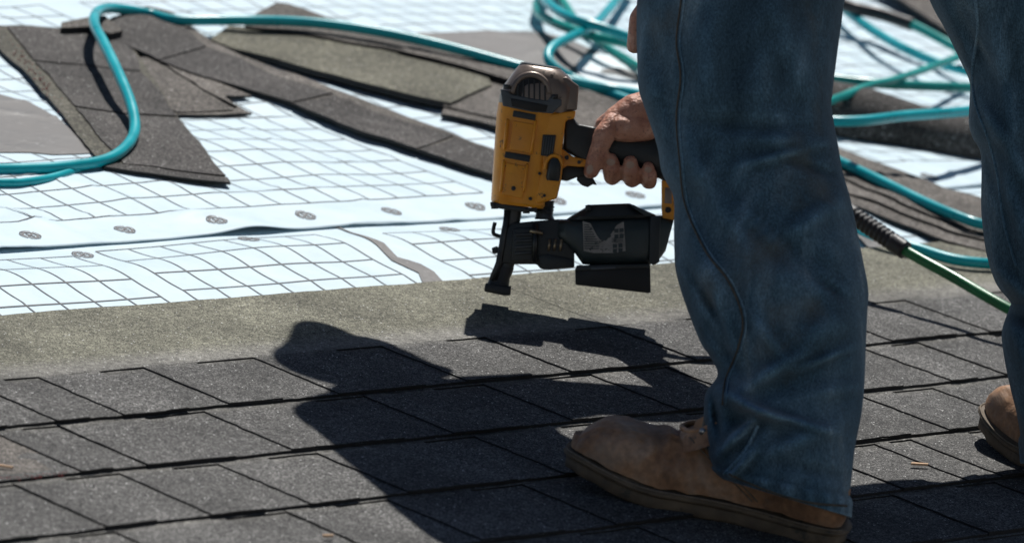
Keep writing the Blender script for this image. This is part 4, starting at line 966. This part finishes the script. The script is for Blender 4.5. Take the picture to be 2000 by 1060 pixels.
# boots
def boot(name, heel, toe, parent, flip=1, ln=0.315):
    """work boot in a frame with x towards the toe"""
    heel = V(heel); X = (V(toe)-heel); X.z = 0; X.normalize(); Z = V((0, 0, 1)); Y = Z.cross(X)
    def W(x, y, z): return heel + X*x + Y*y + Z*z
    k_ = ln/0.305
    prof = [(-0.004, .006), (0.004, .026), (0.02, .034), (0.05, .037), (0.09, .034), (0.13, .036), (0.17, .044), (0.205, .050), (0.24, .050), (0.268, .045), (0.287, .035), (0.299, .021), (0.305, .006)]
    prof = [(x*k_, y) for x, y in prof]
    cv = lambda x: -flip*0.012*math.sin(min(1, max(0, x/ln))*math.pi)      # inward swing of the last
    spring = lambda x: 0.016*sm(0.19*k_, 0.30*k_, x)**1.3
    def outline(off):
        l = [(x + (off if i >= len(prof)-2 else (-off if i <= 1 else 0)), y+off) for i, (x, y) in enumerate(prof)]
        sp = spline([(x, y, 0) for x, y in l], 4)
        return [(p.x, p.y+cv(p.x)) for p in sp] + [(p.x, -p.y+cv(p.x)) for p in reversed(sp)]
    def ringslab(nm, off, z0, z1, mat, par, lug=False):
        ol = outline(off); n = len(ol); vs = []; fs = []
        lv_ = [(z0, -0.003), (z0+0.003, 0), (z1-0.002, 0), (z1, -0.002)]
        for (z, ins) in lv_:
            for j, (x, y) in enumerate(ol):
                s = 1+ins/0.05; lg = (0.0014*math.sin(j*2.1)-(0.003 if (j//2) % 3 == 0 and z < z0+.008 else 0))*(1 if y > cv(x) else -1) if lug else 0.0004*math.sin(j*1.7)
                vs.append(W((x-0.15)*s+0.15, (y-cv(x))*(s)+cv(x)+lg, z+spring(x)))
        for i in range(3):
            for j in range(n): fs.append((i*n+j, i*n+(j+1) % n, (i+1)*n+(j+1) % n, (i+1)*n+j))
        fs.append(list(range(n))[::-1]); fs.append([3*n+j for j in range(n)])
        return mesh_obj(nm, vs, fs, mat, par, True)
    bt = thing_part(name, heel, parent)
    hts = [(0.0, .060), (0.03, .080), (0.06, .095), (0.10, .104), (0.135, .098), (0.165, .087), (0.195, .077), (0.22, .075), (0.245, .076), (0.268, .073), (0.285, .064), (0.297, .050), (0.303, .038)]
    xs = spline([(x*k_, h, 0) for x, h in hts], 8); pf_ = spline([(x, y, 0) for x, y in prof], 6)
    def half(x):
        for a, b in zip(pf_[:-1], pf_[1:]):
            if a.x <= x <= b.x: return a.y+(b.y-a.y)*(x-a.x)/max(1e-6, b.x-a.x)
        return 0.006
    vs, fs = [], []; m = 49
    for p in xs:
        x, h = p.x, p.y; hw = max(0.008, half(x)-0.003); z0 = 0.024+spring(x); hh = max(0.012, h-z0)
        for j in range(m):
            th = math.pi*j/(m-1); c, s = math.cos(th), math.sin(th); top_narrow = 1-0.38*sm(0.15, 0.95, s)*sm(0.26*k_, 0.12*k_, x)
            y = math.copysign(abs(c)**0.62, c)*hw*top_narrow*(1+0.05*s); z = z0+hh*abs(s)**0.85
            wr = 0.0026*math.sin((x-0.2*k_)*260+3*c+2*noise.noise(V((x*20, c, 2))))*bump(x, 0.190*k_, 0.028)*s + 0.0030*noise.noise(V((x*24, c*1.8, 3+flip))) + 0.0018*noise.noise(V((x*70, c*4, 1+flip)))
            vs.append(W(x, y*(1+wr*6)+cv(x), z+wr))
    n = len(xs)
    for i in range(n-1):
        for j in range(m-1): fs.append((i*m+j, i*m+j+1, (i+1)*m+j+1, (i+1)*m+j))
    fs.append(list(range(m))[::-1]); fs.append([(n-1)*m+j for j in range(m)])
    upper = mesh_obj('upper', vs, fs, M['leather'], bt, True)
    # shaft inside the trouser leg
    sv_, sf_ = [], []
    for i, (z, a, b, xc) in enumerate(((0.05, .046, .030, .075), (0.09, .046, .032, .082), (0.12, .046, .034, .086), (0.14, .044, .034, .088), (0.15, .040, .030, .090))):
        for j in range(20): t = 2*math.pi*j/20; sv_.append(W(xc+a*math.cos(t), b*math.sin(t)+cv(xc), z))
    for i in range(4):
        for j in range(20): sf_.append((i*20+j, i*20+(j+1) % 20, (i+1)*20+(j+1) % 20, (i+1)*20+j))
    sf_.append(list(range(20))[::-1]); sf_.append([80+j for j in range(20)])
    mesh_obj('shaft', sv_, sf_, M['leather'], bt, True)
    # tongue, collar flap, laces and eyelets
    zo = -0.027
    tg = [W(0.112*k_+0.013*i, cv(.15), 0.172+zo-0.0105*i) for i in range(6)]
    vs, fs = [], []
    for i, p in enumerate(tg):
        for q in (-1, -.5, 0, .5, 1): vs += [p+Y*q*.024+Z*(-.009*q*q)]
    for i in range(5):
        for j in range(4): k = i*5+j; fs.append((k, k+1, k+6, k+5))
    n0 = len(vs); vs += [p-Z*.003 for p in vs]; fs += [[n0+i for i in reversed(f)] for f in fs]
    mesh_obj('tongue', vs, fs, M['tongue_leather'], bt, True)
    for s in (-1, 1):
        fl = [W(0.132*k_, s*.034+cv(.1), 0.144+zo), W(0.140*k_, s*.033+cv(.1), 0.138+zo), W(0.15*k_, s*.031+cv(.1), 0.130+zo), W(0.175*k_, s*.024+cv(.1), 0.114+zo), W(0.188*k_, s*.012+cv(.1), 0.1105+zo), W(0.192*k_, 0+cv(.1), 0.1095+zo)]
        fs_ = spline(fl, 5); vs, fs = [], []
        for i, p in enumerate(fs_):
            lo_ = p + Y*s*.010 - Z*.020; vs += [p+Y*s*.0022, p-Y*s*.0022, lo_+Y*s*.003, lo_-Y*s*.003]
        for i in range(len(fs_)-1):
            k = i*4; fs += [(k, k+4, k+6, k+2), (k+1, k+3, k+7, k+5), (k, k+1, k+5, k+4)]
        mesh_obj('facing', vs, fs, M['leather'], bt, True)
        tube('facing_edge', fs_, 0.0028, M['leather'], bt, 8)
        for i in range(1, 3):
            c = W((0.125+.02*i)*k_, s*(.036-.0035*i)+cv(.1), 0.142-.0125*i+zo); tube('eyelet', [c-Y*s*.002, c+Y*s*.0034+Z*.001], 0.0040, M['eyelet'], bt, 10)
        # quarter seam: a stitched double row down the side
        for off in (0, .006):
            sp_ = []
            for i in range(9):
                x = (0.178-off-0.010*i)*k_; z = 0.082-0.0066*i+off*.2; hw = half(x)-0.003; hh = max(.02, .098-.026); sn = max(0.0, min(1, (z-.024)/hh)); c_ = math.sqrt(max(0, 1-sn**(2/.85)))
                sp_.append(W(x, s*(hw*c_**0.62*(1+.05*sn)+.0008)+cv(x), z))
            tube('quarter_stitching', spline(sp_, 3), 0.0008, M['lace'], upper, 6)
    for i in range(1, 3):
        a = W((0.125+.02*i)*k_, .036-.0035*i+cv(.1), 0.143-.0125*i+zo); b = W((0.132+.02*i)*k_, -.036+.0035*i+cv(.1), 0.141-.0125*i+zo); c = (a+b)/2+Z*.012
        tube('lace', spline([a, c, b], 6), 0.0022, M['lace'], bt, 8)
    wl = ringslab('welt', 0.0046, 0.0145, 0.0215, M['sole'], bt)
    ringslab('sole', 0.0014, 0.0, 0.0150, M['sole'], bt, True)
    st = [W(x, y, .0220+spring(x)) for x, y in outline(0.0028)][3:-3]
    tube('welt_stitching', st, 0.0009, M['lace'], wl, 6)
    return bt
def thing_part(name, base, parent):
    o = bpy.data.objects.new(name, None); C.objects.link(o); base = V(base); ORG[o.name] = base
    o.parent = parent; o.matrix_local = Matrix.Translation(base-ORG[parent.name]); return o
boot('boot', V((hL.x, hL.y, -0.004)), V((tL.x, tL.y, -0.004)), person, 1, 0.300)
boot('boot', V((hR.x, hR.y, -0.004)), V((tR.x, tR.y, -0.004)), person, -1, 0.285)

# ------------------------------------------------------------------ wood splinters on the shingles
for x, y, a, s, lab in ((1795, 908, 0.9, 0.012, 'small pale wood splinter on the shingles between the boots'), (10, 913, 0.2, 0.008, 'tiny wood chip on the shingles at the far left edge'), (640, 1048, 1.2, 0.007, 'tiny orange wood chip near the bottom edge of the photo')):
    p = P(x, y, -0.001); d = V((math.cos(a), math.sin(a)-1, 0)).normalized()*s; n_ = V((-d.y, d.x, 0))*0.22
    bm = bmesh.new(); q = [p-d-n_*.6, p+d*.8-n_, p+d+n_*.2, p-d*.7+n_]
    a4 = [bm.verts.new(c+V((0, 0, .0005))) for c in q]; b4 = [bm.verts.new(c+V((0, 0, .0028))) for c in q]
    bm.faces.new(a4[::-1]); bm.faces.new(b4)
    for i in range(4): bm.faces.new((a4[i], a4[(i+1) % 4], b4[(i+1) % 4], b4[i]))
    bmesh.ops.recalc_face_normals(bm, faces=bm.faces[:])
    props(bm_obj('wood_splinter', bm, M['wood_chip'], None, False, p), lab, 'wood chip', 'wood chips on the shingles')
